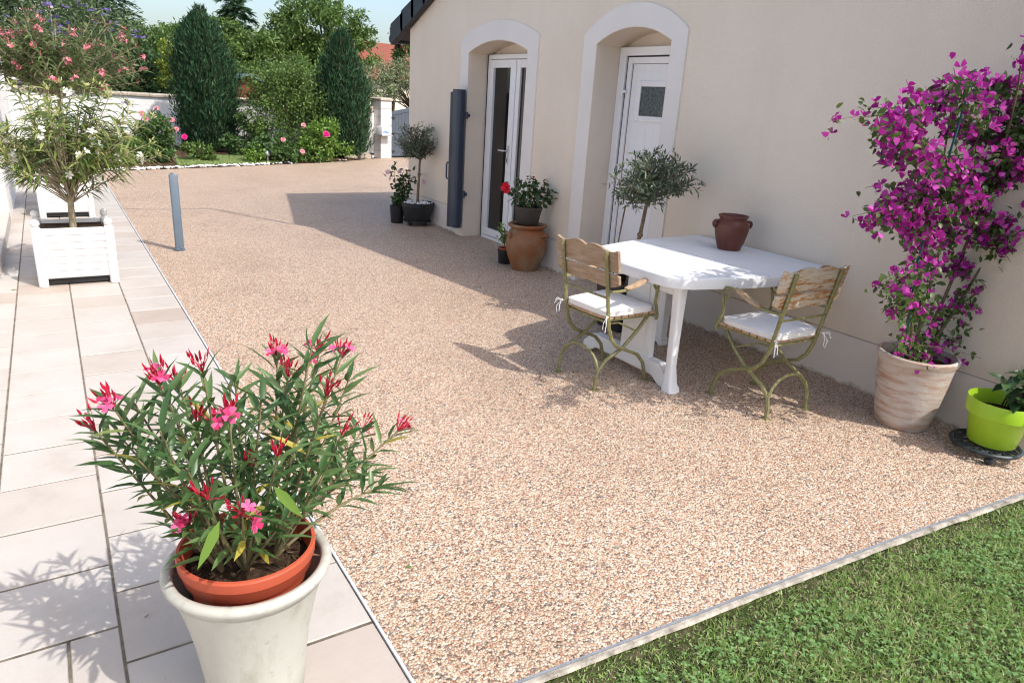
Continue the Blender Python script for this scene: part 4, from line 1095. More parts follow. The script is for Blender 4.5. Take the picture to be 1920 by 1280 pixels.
# ------------------------------------------------------------------ lime pot on its iron caddy
p = thing('plant_caddy', (3.955, 1.415, 0), 'openwork black iron plant caddy on castors under the lime green pot', 'plant caddy')
mb = MB()
ringp = [(.158, .052), (.166, .050), (.168, .062), (.160, .068), (.150, .066)]
mb.lathe(ringp + [ringp[0]], 44, cap0=False, cap1=False)
mb.lathe([(.05, .052), (.062, .052), (.062, .066), (.05, .066), (.05, .052)], 30, cap0=False, cap1=False)
for k in range(12):
    a = 2 * math.pi * k / 12
    pts = [((.058 + f * .098) * math.cos(a + .55 * math.sin(f * 3.14)), (.058 + f * .098) * math.sin(a + .55 * math.sin(f * 3.14)), .059) for f in np.linspace(0, 1, 7)]
    mb.tube(pts, .0058, 6)
    mb.lathe([(.012, .053), (.02, .053), (.02, .065), (.012, .065), (.012, .053)], 10, (.126 * math.cos(a + .2), .126 * math.sin(a + .2), 0), False, False)
mb.build('grille', 'iron', p, smooth=40)
for k in range(3):
    a = math.radians(215 + 120 * k); c_ = np.array((.135 * math.cos(a), .135 * math.sin(a), .022))
    mb = MB(); mb.ball(c_, .022, 14, 8); mb.tube([c_ + (0, 0, .015), c_ + (0, 0, .032)], .010, 8); mb.build('castor', 'iron', p, smooth=60)
base = (3.985, 1.405, .069)
p = thing('potted_hydrangea', base, 'lime green pot with a dark broad leaved plant on the iron caddy', 'potted plant')
mb = MB().lathe([(.108, 0), (.111, .004), (.137, .155), (.139, .158), (.154, .160), (.159, .235), (.157, .239), (.152, .239), (.145, .19), (.10, .02)], 56); mb.build('pot', 'lime', p, smooth=35)
mb = MB().lathe([(.138, .165), (.07, .172), (.004, .170)], 32, cap0=False); mb.build('soil', 'soil', p)
cv_ = []; 
for k in range(17):
    a = rng.uniform(0, 6.28); r_ = rng.uniform(.05, .17); tip = np.array((r_ * math.cos(a) + .05, r_ * math.sin(a) - .12, rng.uniform(.22, .45))); tip[0] = min(tip[0], .15)
    cv_.append(bez((rng.normal(.03, .03), rng.normal(-.05, .03), .16), (tip[0] * .4, tip[1] * .4, tip[2] * .9), tip, 7))
cv_.append(bez((0, 0, .16), (-.02, -.05, .3), rel(at(1875, 712, 1.40)) * 0 + (at(1885, 715, 1.38) - np.array(base)), 7))
stems('stem', 'dark_bark', p, cv_, .0045, .002)
P_, D_ = [], []
for c_ in cv_:
    for f in (.55, .75, .9, 1.0):
        for _ in range(2):
            q = c_[int(f * 6)]; P_.append(q); d = unit(q - (0, 0, .2)) + rng.normal(0, .7, 3); d[2] = d[2] * .4 - .05; D_.append(d)
P_, D_ = np.array(P_), np.array(D_); n = len(P_)
leaves('leaf', 'lf_dark', p, leaf_arrays(P_, D_, np.tile([0, 0, 1.], (n, 1)) + rng.normal(0, .25, (n, 3)), rng.uniform(.065, .105, n), rng.uniform(.038, .056, n), 'broad', .35))

# ------------------------------------------------------------------ oleanders
def oleander_stem_leaves(c, n_wh, L, w, lo=.35, droop=.2, spread=.85, top=1.0):
    """whorls of three narrow leaves along the upper part of a stem"""
    P_, D_ = [], []
    k = len(c) - 1; ph = rng.uniform(0, 6.28)
    for i in range(n_wh):
        f = lo + (top - lo) * (i / max(n_wh - 1, 1)) ** .85
        j = min(int(f * k), k - 1); q = c[j] + (c[j + 1] - c[j]) * (f * k - j)
        ax = unit(c[min(j + 1, k)] - c[j]); ax = ax * .6 + np.array((0, 0, .4)); ax = unit(ax)
        a = unit(np.cross(ax, (0.3, .8, .1))); b = np.cross(ax, a)
        for m in range(3):
            if rng.random() < .12: continue
            t_ = ph + i * 1.05 + m * 2.094 + rng.normal(0, .25)
            sp = spread * (1.15 - .6 * f) + .2 + rng.normal(0, .12)
            d = unit(a * math.cos(t_) + b * math.sin(t_)) * sp + ax * (1 - .35 * sp) - np.array((0, 0, droop * (1.2 - f)))
            P_.append(q); D_.append(d)
    return P_, D_
def oleander_leafset(P_, D_, L, w, curve=.2, short=None):
    P_, D_ = np.array(P_), np.array(D_); n = len(P_)
    U_ = np.tile([0, 0, 1.], (n, 1)) + rng.normal(0, .3, (n, 3))
    return leaf_arrays(P_, D_, U_, rng.uniform(L * .6, L * 1.12, n), rng.uniform(w * .75, w * 1.15, n), 'lance', curve, .22)

# foreground planter
p = thing('cream_planter', (.308, 1.648, 0), 'flared cream glazed planter on the tiled path holding a terracotta pot', 'planter')
mb = MB().lathe([(.122, 0), (.126, .004), (.134, .10), (.147, .20), (.162, .28), (.178, .345), (.193, .386), (.186, .388), (.165, .35), (.145, .28), (.118, .06), (.05, .05)], 72)
mb.build('body', 'cream', p, smooth=60)
mb = MB().lathe([(.186, .387), (.1955, .3875), (.203, .402), (.2085, .410), (.2105, .418), (.206, .4265), (.197, .430), (.187, .4285), (.180, .416), (.186, .387)], 72, cap0=False, cap1=False, wob=.003)
mb.build('rim', 'cream', p, smooth=60)
# crimson oleander in its terracotta pot, dropped into the planter
ob = np.array((.308, 1.652, .205))
p = thing('potted_oleander', tuple(ob), 'crimson flowering oleander in a terracotta pot set inside the cream planter', 'potted plant')
rel = Rel(ob)
mb = MB().lathe([(.112, 0), (.118, .01), (.143, .168), (.150, .190), (.1515, .20), (.157, .202), (.160, .206), (.1665, .237), (.1695, .240), (.172, .266), (.169, .271), (.162, .272), (.157, .262), (.150, .20), (.11, .03)], 64)
mb.build('pot', 'terracotta', p, smooth=35)
sm = MB(); R_ = 10; 
sm.lathe([(.153, .215), (.12, .221), (.06, .226), (.004, .224)], 36, cap0=False); so = sm.build('soil', 'soil', p)
# bark and dead leaves lying on the soil
n = 110; a = rng.uniform(0, 6.28, n); r_ = .145 * np.sqrt(rng.uniform(0, 1, n))
lp = np.stack([r_ * np.cos(a), r_ * np.sin(a), np.full(n, .227)], 1); dd = rng.normal(size=(n, 3)); dd[:, 2] *= .12
M['litter'] = leafmat('dry leaf litter', G((.05, .032, .02), (.11, .07, .04), (.22, .15, .09), (.03, .02, .014)), .05, .8, .15)
stuff(leaves('leaf_litter', 'litter', p, leaf_arrays(lp, dd, np.tile([0, 0, 1.], (n, 1)) + rng.normal(0, .3, (n, 3)), rng.uniform(.012, .05, n), rng.uniform(.006, .013, n), 'lance', .1)), None, None)
STEMS = [  # tip pixel, depth Y, whorls, flower kind (0 none, 1 buds, 2 buds and open flowers)
 (180, 800, 1.78, 8, 1), (213, 757, 1.74, 8, 2), (250, 745, 1.80, 7, 0), (298, 712, 1.66, 8, 2), (335, 715, 1.84, 7, 1), (380, 690, 1.58, 8, 1), (440, 700, 1.78, 7, 0),
 (520, 662, 1.84, 8, 2), (598, 655, 1.72, 8, 2), (640, 662, 1.90, 6, 2), (585, 640, 1.62, 7, 0), (745, 800, 1.80, 7, 2), (728, 905, 1.66, 5, 0), (640, 808, 1.58, 7, 1),
 (520, 850, 1.46, 6, 1), (430, 780, 1.50, 7, 2), (408, 795, 1.66, 7, 2), (352, 985, 1.56, 5, 2), (455, 958, 1.42, 4, 2), (560, 770, 1.62, 7, 0), (680, 800, 1.86, 6, 1),
 (255, 850, 1.64, 6, 0), (490, 740, 1.56, 8, 0), (612, 735, 1.50, 7, 1), (655, 700, 1.76, 7, 0), (350, 870, 1.44, 5, 0), (600, 880, 1.50, 5, 0), (470, 870, 1.60, 6, 1),
 (655, 860, 1.66, 6, 0), (300, 800, 1.50, 7, 0), (540, 700, 1.70, 7, 1), (390, 930, 1.46, 4, 1), (330, 780, 1.74, 6, 0), (560, 720, 1.86, 6, 0), (690, 880, 1.80, 6, 0),
 (480, 955, 1.50, 4, 0), (540, 960, 1.46, 4, 0), (430, 720, 1.9, 6, 0), (600, 800, 1.78, 6, 0), (370, 790, 1.58, 6, 1), (460, 800, 1.78, 6, 0), (225, 810, 1.86, 5, 0), (350, 930, 1.72, 5, 0)]
roots = [np.array((x, y, .222)) for x, y in ((.02, .01), (-.045, .02), (.06, -.03), (-.02, -.05), (.075, .04), (-.07, -.03), (.02, .07))]
cvs, LPt, LDr, BPt, BDr, FPt, FUp, KP = [], [], [], [], [], [], [], []
CLU = []
for px, py, y, nw, fk in STEMS:
    tip = rel(at(px, py + 8, y))
    r0 = min(roots, key=lambda r: np.linalg.norm(r[:2] - tip[:2] * .35) + rng.uniform(0, .04))
    mid = r0 + (tip - r0) * .5; mid[:2] = r0[:2] + (tip[:2] - r0[:2]) * rng.uniform(.42, .62); mid[2] = .222 + (tip[2] - .222) * rng.uniform(.40, .62)
    if tip[2] < .36: mid[2] = max(r0[2], tip[2]) + .03
    c_ = bez(r0, mid, tip, 12); cvs.append(c_)
    P_, D_ = oleander_stem_leaves(c_, nw + 1, .1, .02, .42 if tip[2] > .36 else .5, .05, .92, .975); LPt += P_; LDr += D_
    ax = unit(c_[-1] - c_[-3])
    b0, f0_, k0 = len(BPt), len(FPt), len(KP)
    if fk:
        for _ in range(11 if fk == 1 else 14):
            d = unit(ax + rng.normal(0, .5, 3) + (0, 0, .35)); o_ = tip + d * rng.uniform(.012, .05)
            BPt.append(o_); BDr.append(d + ax * .6); KP.append((tip, o_))
    if fk == 2:
        for _ in range(3):
            d = unit(ax + rng.normal(0, .55, 3) + (-.1, -.3, .2)); FPt.append(tip + d * rng.uniform(.02, .042)); FUp.append(d + (0, -.25, .25)); KP.append((tip, FPt[-1]))
    if fk: CLU.append((b0, f0_, k0, len(BPt), len(FPt), len(KP)))
mb = MB()
for c_ in cvs: mb.tube(c_, list(np.linspace(.0052, .0021, 12)), 7)
mb.build('stem', 'stem_olive', p, smooth=60)
leaves('leaf', 'lf_oleander', p, oleander_leafset(LPt, LDr, .108, .0168, .2))
for b0, f0_, k0, b1, f1_, k1 in CLU:
    B_, D_ = np.array(BPt[b0:b1]), np.array(BDr[b0:b1]); n = len(B_)
    sk = MB()
    for a_, b_ in KP[k0:k1]: sk.tube([a_, (a_ + b_) / 2 + (0, 0, .004), b_], [.0014, .0011, .0009], 4)
    fs_ = sk.build('flower_stalk', 'pt_bud', p)
    leaves('bud', 'pt_bud', fs_, *[leaf_arrays(B_, D_, rdir(n), rng.uniform(.015, .03, n), .0062, 'lance', .0, .2) for _ in range(2)])
    if f1_ > f0_: leaves('flower', 'pt_red', fs_, flower_arrays(np.array(FPt[f0_:f1_]), np.array(FUp[f0_:f1_]), rng.uniform(.014, .020, f1_ - f0_), 5, .6, .9, .25))
# one broad pale leaf and a yellowing one that hang in front
lv = np.array([rel(at(512, 910, 1.42)), rel(at(412, 975, 1.40))])
ld_ = [rel(at(572, 975, 1.40)) - lv[0], rel(at(378, 1055, 1.38)) - lv[1]]; ln_ = [(-.3, -.7, .6), (.2, -.8, .5)]
each('pale_leaf', 'lf_bright', p, [leaf_arrays(lv[k:k + 1], np.array([ld_[k]]), np.array([ln_[k]]), .112, .024, 'lance', .08, .1) for k in (0, 1)])

# white slatted planters
def planter(loc, label):
    p = thing('slatted_planter', loc, label, 'planter', 'white slatted planters')
    w, d = .49, .46
    for sx in (-1, 1):
        for sy in (-1, 1):
            mb = MB(); x, y = sx * w / 2, sy * d / 2
            mb.lathe([(.030, 0), (.034, .004), (.034, .462), (.031, .466), (.024, .468), (.022, .473)], 26, (x, y, 0)); mb.ball((x, y, .500), .031, 20, 12)
            mb.build('post', 'planter', p, smooth=40)
    for nm, ax, s in (('panel', 0, -1), ('panel', 0, 1), ('panel', 1, -1), ('panel', 1, 1)):
        mb = MB()
        for i in range(7):
            z0 = .060 + i * .0565; z1 = z0 + .0564
            prof = [(-.001, z0), (.006, z0 + .003), (.010, z0 + .009), (.010, z1 - .009), (.006, z1 - .003), (-.001, z1), (-.014, z1), (-.014, z0)]
            f = (lambda u, v, q: (q, s * (d / 2 + u - .006), v)) if ax == 0 else (lambda u, v, q: (s * (w / 2 + u - .006), q, v))
            h = (w / 2 if ax == 0 else d / 2) - .033
            mb.prism(prof, -h, h, f)
        mb.build('panel', 'planter', p)
    mb = MB(); mb.loft([rrect(w - .05, d - .05, .01, .012), rrect(w - .045, d - .045, .01, .056)]); mb.build('tray', 'black_plastic', p)
    mb = MB(); mb.box((-w / 2 + .03, -d / 2 + .03, .39), (w / 2 - .03, d / 2 - .03, .425)); mb.build('soil', 'soil', p)
    return p
planter((.078, 6.68, 0), 'white slatted planter with ball finials holding the white oleander')
planter((.09, 9.95, 0), 'white slatted planter farther back holding the pink oleander tree')
for sx in (-1,):
    mb = MB(); mb.tube([(.0, 0, .012), (.025, -.03, .010), (.04, .02, .010), (.10, .02, .012)], .005, 6)
    tag(mb.build('black_cord', 'cable', None, origin=(-.19, 6.43, 0)), 'short black cord looped at the foot of the front planter', 'cord')

def oleander_tree(name, base, label, trunk, cc, crr, n_st, L, w, leafm, nfl, petm, budm, low=.0, curve=.25, droop=.25, fr=.03, lo=.5, nwh=8, nf_max=7, nbud=13):
    p = thing(name, base, label, 'flowering tree'); rel = Rel(base)
    tk = MB(); pts = [rel(q) for q in trunk]; tk.tube(pts, list(np.linspace(.026, .020, len(pts))), 10)
    fork = pts[-1]; cc = rel(cc); crr = np.array(crr)
    cvs, LP_, LD_, BP_, BD_, FP_, FU_ = [], [], [], [], [], [], []
    FC_ = []
    for i in range(n_st):
        d = rdir(1)[0]; d[2] = d[2] * .9 + .1
        tip = cc + d * crr * (rng.uniform(.03, 1.1) ** .45)
        s0 = fork + (pts[-2] - fork) * rng.uniform(0, low)
        mid = s0 + (tip - s0) * .5 + (0, 0, .10 * crr[2]); cvs.append(bez(s0, mid, tip, 10))
        P_, D_ = oleander_stem_leaves(cvs[-1], nwh, L, w, lo, droop); LP_ += P_; LD_ += D_
        ax = unit(cvs[-1][-1] - cvs[-1][-3])
        for _ in range(nbud):
            dd = unit(ax + rng.normal(0, .5, 3) + (0, 0, .4)); BP_.append(tip + dd * rng.uniform(.0, .05)); BD_.append(dd)
        if rng.random() < nfl:
            FC_.append(len(FP_))
            for _ in range(rng.integers(2, nf_max)):
                dd = unit(ax * .6 + rng.normal(0, .7, 3) + (0, -.25, .2)); FP_.append(tip + dd * rng.uniform(.02, .06)); FU_.append(dd + (0, -.3, .1))
    for i, c_ in enumerate(cvs): tk.tube(c_, list(np.linspace(.011 if i % 5 == 0 else .006, .0025, 10)), 5)
    tk.build('trunk', 'bark_pale', p, smooth=60)
    leaves('crown', leafm, p, oleander_leafset(LP_, LD_, L, w, curve))
    BP_, BD_ = np.array(BP_), np.array(BD_); n = len(BP_)
    bu_ = leaves('bud', budm, p, leaf_arrays(BP_, BD_, rdir(n), rng.uniform(.018, .04, n), .008, 'lance', 0, .3))
    bu_['kind'] = 'stuff'
    FP_, FU_ = np.array(FP_), np.array(FU_); n = len(FP_)
    for a_, b_ in zip(FC_, FC_[1:] + [n]):
        leaves('flower_cluster', petm, p, flower_arrays(FP_[a_:b_], FU_[a_:b_], rng.uniform(fr * .85, fr * 1.2, b_ - a_), 5, .35, .9))
    return p
oleander_tree('white_oleander', (.078, 6.68, .425), 'white flowering oleander with yellowish leaves in the front planter',
              [(.085, 6.67, .42), (.09, 6.68, .6), (.10, 6.69, .78)], (.10, 6.70, 1.08), (.66, .54, .47), 125, .145, .019, 'lf_oleander_pale', .26, 'pt_white', 'lf_bud', low=1.0, curve=.5, droop=.7, fr=.030, lo=.60, nwh=6, nf_max=5)
oleander_tree('pink_oleander', (.09, 9.95, .425), 'pink flowering oleander tree with a tall bare trunk in the rear planter',
              [(.10, 9.95, .42), (.12, 9.95, .8), (.16, 9.95, 1.2), (.17, 9.95, 1.36)], (.13, 9.95, 1.75), (.96, .75, .54), 165, .16, .021, 'lf_oleander_mid', .40, 'pt_pink', 'pt_pink', low=.35, curve=.35, droop=.45, fr=.025, nf_max=5, nbud=5)

# a few dropped bits on the paving and the gravel
def dropped(x, y, a, l, w, mat, label, cat='fallen leaf', name='fallen_leaf'):
    d = np.array([[math.cos(a), math.sin(a), .04]])
    o = np_mesh(name, *leaf_arrays(np.array([[0, 0, .0015]]), d, np.array([[0, 0, 1.]]), l, w, 'lance', .03, .06), mat)
    o.location = (x, y, .003); tag(o, label, cat)
g = lambda px, py: (lambda d: (d[0] * -CAM_H / d[2], d[1] * -CAM_H / d[2]))(ROT @ _ray(px, py))
dropped(*g(20, 545), .3, .05, .022, 'lf_yellow', 'yellow fallen leaf on the tiles near the white slatted planters')
dropped(*g(773, 1066), 2.2, .030, .009, 'lf_bright', 'narrow green fallen leaf on the gravel near the cream planter')
dropped(*g(270, 1160), .6, .022, .005, 'litter', 'dry dark leaf scrap on the tile in the planter shadow')
dropped(*g(1027, 523), .2, .05, .03, 'lf_tree', 'broad green fallen leaf on the gravel by the earthenware jar')
dropped(*g(1290, 767), 1.2, .014, .011, 'litter', 'brown leaf scrap on the gravel in front of the table leg')

n = 130
dx = np.where(rng.random(n) < .55, WX - .02 - np.abs(rng.normal(0, .10, n)), rng.uniform(.75, 4.0, n)); dy = rng.uniform(1.4, 9.0, n)
dd = rng.normal(size=(n, 3)); dd[:, 2] *= .1
stuff(leaves('leaf_debris', 'litter', None, leaf_arrays(np.stack([dx, dy, np.full(n, .004)], 1), dd, np.tile([0, 0, 1.], (n, 1)), rng.uniform(.008, .03, n), rng.uniform(.004, .010, n), 'lance', .05)), 'tiny dry leaf scraps scattered over the gravel', 'leaf litter')

# ------------------------------------------------------------------ far boundary: wall, posts, gate
def wall_run(label, a, b, h, th=.18, cop=True, name='garden_wall'):
    a, b = np.array(a, float), np.array(b, float); d = unit(b - a); nrm = np.array((d[1], -d[0]))
    L_ = np.linalg.norm(b - a); w = thing(name, (a[0], a[1], 0), label, 'wall', None, math.atan2(d[1], d[0]))
    mb = MB(); mb.box((0, -th / 2, 0), (L_, th / 2, h)); mb.build('wall_face', 'white_wall', w)
    mb = MB(); x = 0
    while x < L_:
        x1 = min(x + .5, L_); mb.add(*[[(x + .004, -th / 2 - .05, h + .002), (x1 - .004, -th / 2 - .05, h + .002), (x1 - .004, th / 2 + .05, h + .002), (x + .004, th / 2 + .05, h + .002), (x + .004, -th / 2 - .05, h + .045), (x1 - .004, -th / 2 - .05, h + .045), (x1 - .004, th / 2 + .05, h + .045), (x + .004, th / 2 + .05, h + .045), (x + .004, 0, h + .085), (x1 - .004, 0, h + .085)],
              [(0, 3, 2, 1), (0, 1, 5, 4), (2, 3, 7, 6), (4, 5, 9, 8), (6, 7, 8, 9), (0, 4, 8, 7, 3), (1, 2, 6, 9, 5)]]); x = x1
    mb.build('coping', 'coping', w)
    return w
W1, W2, W3 = (7.10, 17.80), (3.1, 20.7), (-6.5, 22.6)
wall_run('white rendered garden wall with stone coping behind the pink rose', W3, W2, 1.17)
wall_run('white rendered garden wall between the cypresses and the gate post', (W2[0] + .1, W2[1] - .08), W1, 1.20)
gp = thing('gate_post', (7.34, 17.86, 0), 'white block gate post with a flat cap beside the grey gate', 'gate post', None, math.radians(24))
mb = MB()
for i in range(7):
    mb.loft([rrect(.38, .34, .012, i * .205 + .002), rrect(.40, .36, .012, i * .205 + .010), rrect(.40, .36, .012, i * .205 + .194), rrect(.38, .34, .012, i * .205 + .202)])
mb.loft([rrect(.37, .33, .01, 0.001), rrect(.37, .33, .01, 1.434)])
mb.build('blocks', 'post_block', gp)
mb = MB(); mb.loft([rrect(.46, .42, .01, 1.436), rrect(.46, .42, .01, 1.475), rrect(.36, .32, .01, 1.505)]); mb.build('cap', 'coping', gp)
lb = thing('letterbox', (7.30, 17.60, .60), 'white letterbox with a blue post horn logo strip fixed to the gate post', 'letterbox', None, math.radians(24))
mb = MB(); mb.loft([rrect(.34, .22, .02, .0), rrect(.34, .22, .02, .19), rrect(.31, .19, .02, .215)]); mb.build('body', 'pvc', lb, smooth=40)
mb = MB(); mb.box((-.13, -.1165, .055), (-.085, -.111, .11)); mb.prism([(-.06, .055), (.10, .055), (.02, .08), (-.06, .105)], -.1165, -.111, lambda u, v, w: (u, w, v)); mb.build('logo', 'blue', lb)
mb = MB(); mb.box((-.20, -.14, -.022), (.20, .11, -.003)); mb.build('shelf', 'alu', lb)
gt = thing('metal_gate', (7.62, 17.99, 0), 'grey vertical boarded gate closing the drive beside the white gate post', 'gate', None, math.radians(16))
mb = MB()
mb.prism([(0, .04), (.07, .04), (.07, 1.16), (0, 1.15)], -.03, .03, lambda u, v, w: (u, w, v)); mb.prism([(2.1, .04), (2.17, .04), (2.17, 1.55), (2.1, 1.54)], -.03, .03, lambda u, v, w: (u, w, v))
mb.box((.07, -.028, .04), (2.1, .028, .13)); mb.box((.07, -.028, .62), (2.1, .028, .70)); mb.prism([(.07, 1.08), (2.1, 1.45), (2.1, 1.54), (.07, 1.17)], -.028, .028, lambda u, v, w: (u, w, v))
mb.build('gate_frame', 'gate', gt)
mb = MB(); x = .075
while x < 2.08:
    mb.prism([(x, .10), (x + .108, .10), (x + .108, 1.085 + .182 * (x + .108 - .07)), (x, 1.085 + .182 * (x - .07))], -.012, .012, lambda u, v, w: (u, w, v)); x += .112
mb.build('board_panel', 'gate', gt)
for z in (.16, .62, 1.02):
    mb = MB(); mb.tube([(-.03, -.03, z - .05), (-.03, -.03, z + .05)], .02, 8); mb.box((-.03, -.045, z - .02), (.16, -.031, z + .02)); mb.build('hinge', 'seal', gt)
gl = thing('garden_light', (6.93, 17.55, 0), 'small dark spotlight at the foot of the wall by the gate post', 'garden light')
mb = MB(); mb.tube([(0, 0, 0), (0, 0, .10)], .02, 8); mb.box((-.07, -.06, .10), (.07, .06, .15)); mb.build('lamp_body', 'black_plastic', gl)
g2 = thing('globe_light', (4.0, 16.15, 0), 'small grey globe garden light at the edge of the rose bed', 'garden light')
mb = MB(); mb.tube([(0, 0, 0), (0, 0, .16)], .018, 8); mb.ball((0, 0, .21), .065, 18, 12); mb.build('globe', 'alu', g2, smooth=60)

# ------------------------------------------------------------------ planted bed
bed = [(-.42, 14.32)] + [(x, y + .02) for x, y in BED[1:]] + [(7.0, 17.9), (3.1, 20.75), (-3.0, 22.0), (-.42, 21.0)]
sheet('planting_bed', bed, .012, 'mulch')
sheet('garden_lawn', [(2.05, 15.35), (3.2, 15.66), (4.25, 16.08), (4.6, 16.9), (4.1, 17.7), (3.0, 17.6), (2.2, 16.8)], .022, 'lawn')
n = 26000; xy = np.stack([rng.uniform(2.05, 4.6, n), rng.uniform(15.3, 17.7, n)], 1)
lp_ = np.array([(2.1, 15.42), (3.2, 15.7), (4.2, 16.1), (4.55, 16.9), (4.1, 17.65), (3.0, 17.55), (2.25, 16.8)])
ins = np.ones(n, bool)
for i in range(len(lp_)):
    a_, b_ = lp_[i], lp_[(i + 1) % len(lp_)]; ins &= ((b_[0] - a_[0]) * (xy[:, 1] - a_[1]) - (b_[1] - a_[1]) * (xy[:, 0] - a_[0])) > 0
q = np.concatenate([xy[ins], np.full((ins.sum(), 1), .022)], 1); d = rng.normal(size=q.shape); d[:, 2] = np.abs(d[:, 2]) + 1
gr2 = leaves('grass', 'grass', None, leaf_arrays(q, d, rdir(len(q)), rng.uniform(.03, .06, len(q)), .009, 'blade', .2)); stuff(gr2, 'small patch of far lawn behind the white pebbles', 'grass')
mb = MB()
for i in range(330):
    s = rng.uniform(0, 1) * (len(BED) - 3.4) + .6; j = int(s); f = s - j
    x, y = (np.array(BED[j]) * (1 - f) + np.array(BED[j + 1]) * f) + np.array((rng.normal(0, .04), abs(rng.normal(0, .075)) + .015))
    if 4.0 < x and rng.random() < .86: continue
    mb.ball((x, y, rng.uniform(.012, .04)), rng.uniform(.018, .038), 7, 5, .6)
stuff(mb.build('white_pebbles', 'stone_white', None, smooth=60), 'white pebble edging between the gravel drive and the beds', 'pebbles')
def rock(x, y, r, label):
    mb = MB(); vs = []
    prof = [(r * math.sin(math.pi * i / 7) * rng.uniform(.85, 1.15), -r * .6 * math.cos(math.pi * i / 7)) for i in range(1, 7)]
    mb.lathe(prof, 11, (0, 0, r * .45)); mb.v = [(a * rng.uniform(.88, 1.12) * 1.25, b_ * rng.uniform(.88, 1.12), c_) for a, b_, c_ in mb.v]
    o = mb.build('rock', 'rock', None); o.location = (x, y, 0); tag(o, label, 'rock', 'rocks in the planted bed')
rock(6.72, 17.5, .17, 'largest pale rock at the foot of the cypress near the gate'); rock(6.35, 17.42, .12, 'smaller rock next to the largest pale rock by the gate cypress')
rock(4.55, 17.9, .16, 'flat rock at the back of the small far lawn'); rock(4.15, 18.0, .10, 'small rock beside the flat rock behind the far lawn')

# ------------------------------------------------------------------ trees and shrubs
def foliage(name, label, cat, base, crown, n_clump, n_leaf, leaf, lw, mat, trunk=None, tr=.08, group=None, kind='broad', upd=.1, cl=.30, tip_up=0.0, flowers=None, shell=.5, bark='dark_bark', extra=None, ragged=1.0, outward=.5):
    """crown: list of (centre, radii) ellipsoids in world space"""
    p = thing(name, base, label, cat, group); rel = Rel(base)
    vol = np.array([np.prod(r) ** (2 / 3) for c_, r in crown]); vol /= vol.sum()
    CCs, CR, CO = [], [], []
    for (c_, r_), f in zip(crown, vol):
        k = max(2, int(n_clump * f)); d = rdir(k); rad = (shell + (1 - shell) * rng.random(k) ** .6)[:, None]
        CCs.append(rel(c_) + d * np.array(r_) * rad * rng.uniform(.85, 1.08, (k, 1))); CR.append(np.full(k, np.min(r_) * cl)); CO.append(d)
    CCs, CR, CO = np.concatenate(CCs), np.concatenate(CR) * rng.uniform(.6, 1.35, sum(map(len, CR))), np.concatenate(CO)
    ok = CCs[:, 2] > .05; CCs, CR, CO = CCs[ok], CR[ok], CO[ok]
    idx = rng.choice(len(CCs), n_leaf, p=CR ** 2 / (CR ** 2).sum())
    P_ = CCs[idx] + np.clip(rng.normal(0, .5, (n_leaf, 3)), -1.2, 1.2) * CR[idx][:, None] * (1, 1, .85) * ragged
    D_ = unit(CO[idx] * outward + rng.normal(0, .8, (n_leaf, 3)) + (0, 0, tip_up))
    P_[:, 2] = np.maximum(P_[:, 2], .02)
    ar = leaf_arrays(P_, D_, rdir(n_leaf, .8), rng.uniform(leaf * .65, leaf * 1.25, n_leaf), rng.uniform(lw * .7, lw * 1.2, n_leaf), 'diamond', .12, .18)
    leaves('crown', mat, p, ar)
    tk = MB(); top = CCs[:, 2].max(); c0 = CCs.mean(0)
    if trunk is None: trunk = [(base[0], base[1], 0), (base[0] + c0[0] * .4, base[1] + c0[1] * .4, c0[2] * .6 + base[2]), tuple(np.array(base) + c0 * (1, 1, 1.15))]
    tp = [rel(q) for q in trunk]; tp = list(bez(tp[0], tp[1], tp[-1], 8)); tk.tube(tp, list(np.linspace(tr, tr * .3, 8)), 8)
    for i in rng.choice(len(CCs), min(26, len(CCs)), replace=False):
        s = tp[2 + rng.integers(0, 5)]; m = (s + CCs[i]) / 2 + (0, 0, .12 * np.linalg.norm(CCs[i] - s)); tk.tube(bez(s, m, CCs[i], 6), list(np.linspace(tr * .32, tr * .08, 6)), 5)
    tk.build('trunk', bark, p, smooth=60)
    if flowers:
        nf, fm, fr, npet, where = flowers
        if where is None:
            i = rng.choice(len(CCs), nf); fq = CCs[i] + CO[i] * CR[i][:, None] * .9; fu = CO[i] + (0, -.5, .3)
        else: fq = np.array([rel(w) for w in where]); fu = np.tile([-.2, -.8, .5], (len(fq), 1))
        fr *= .72
        for k in range(len(fq)):
            a_, u_ = fq[k:k + 1], fu[k:k + 1]; sets = [flower_arrays(a_, u_, fr, npet, .3, 1.0)]
            if npet > 5: sets += [flower_arrays(a_, u_, fr * .75, 5, .8, 1.0), flower_arrays(a_, u_, fr * .5, 4, 1.6, 1.0)]
            leaves('flower', fm, p, *sets)
    return p

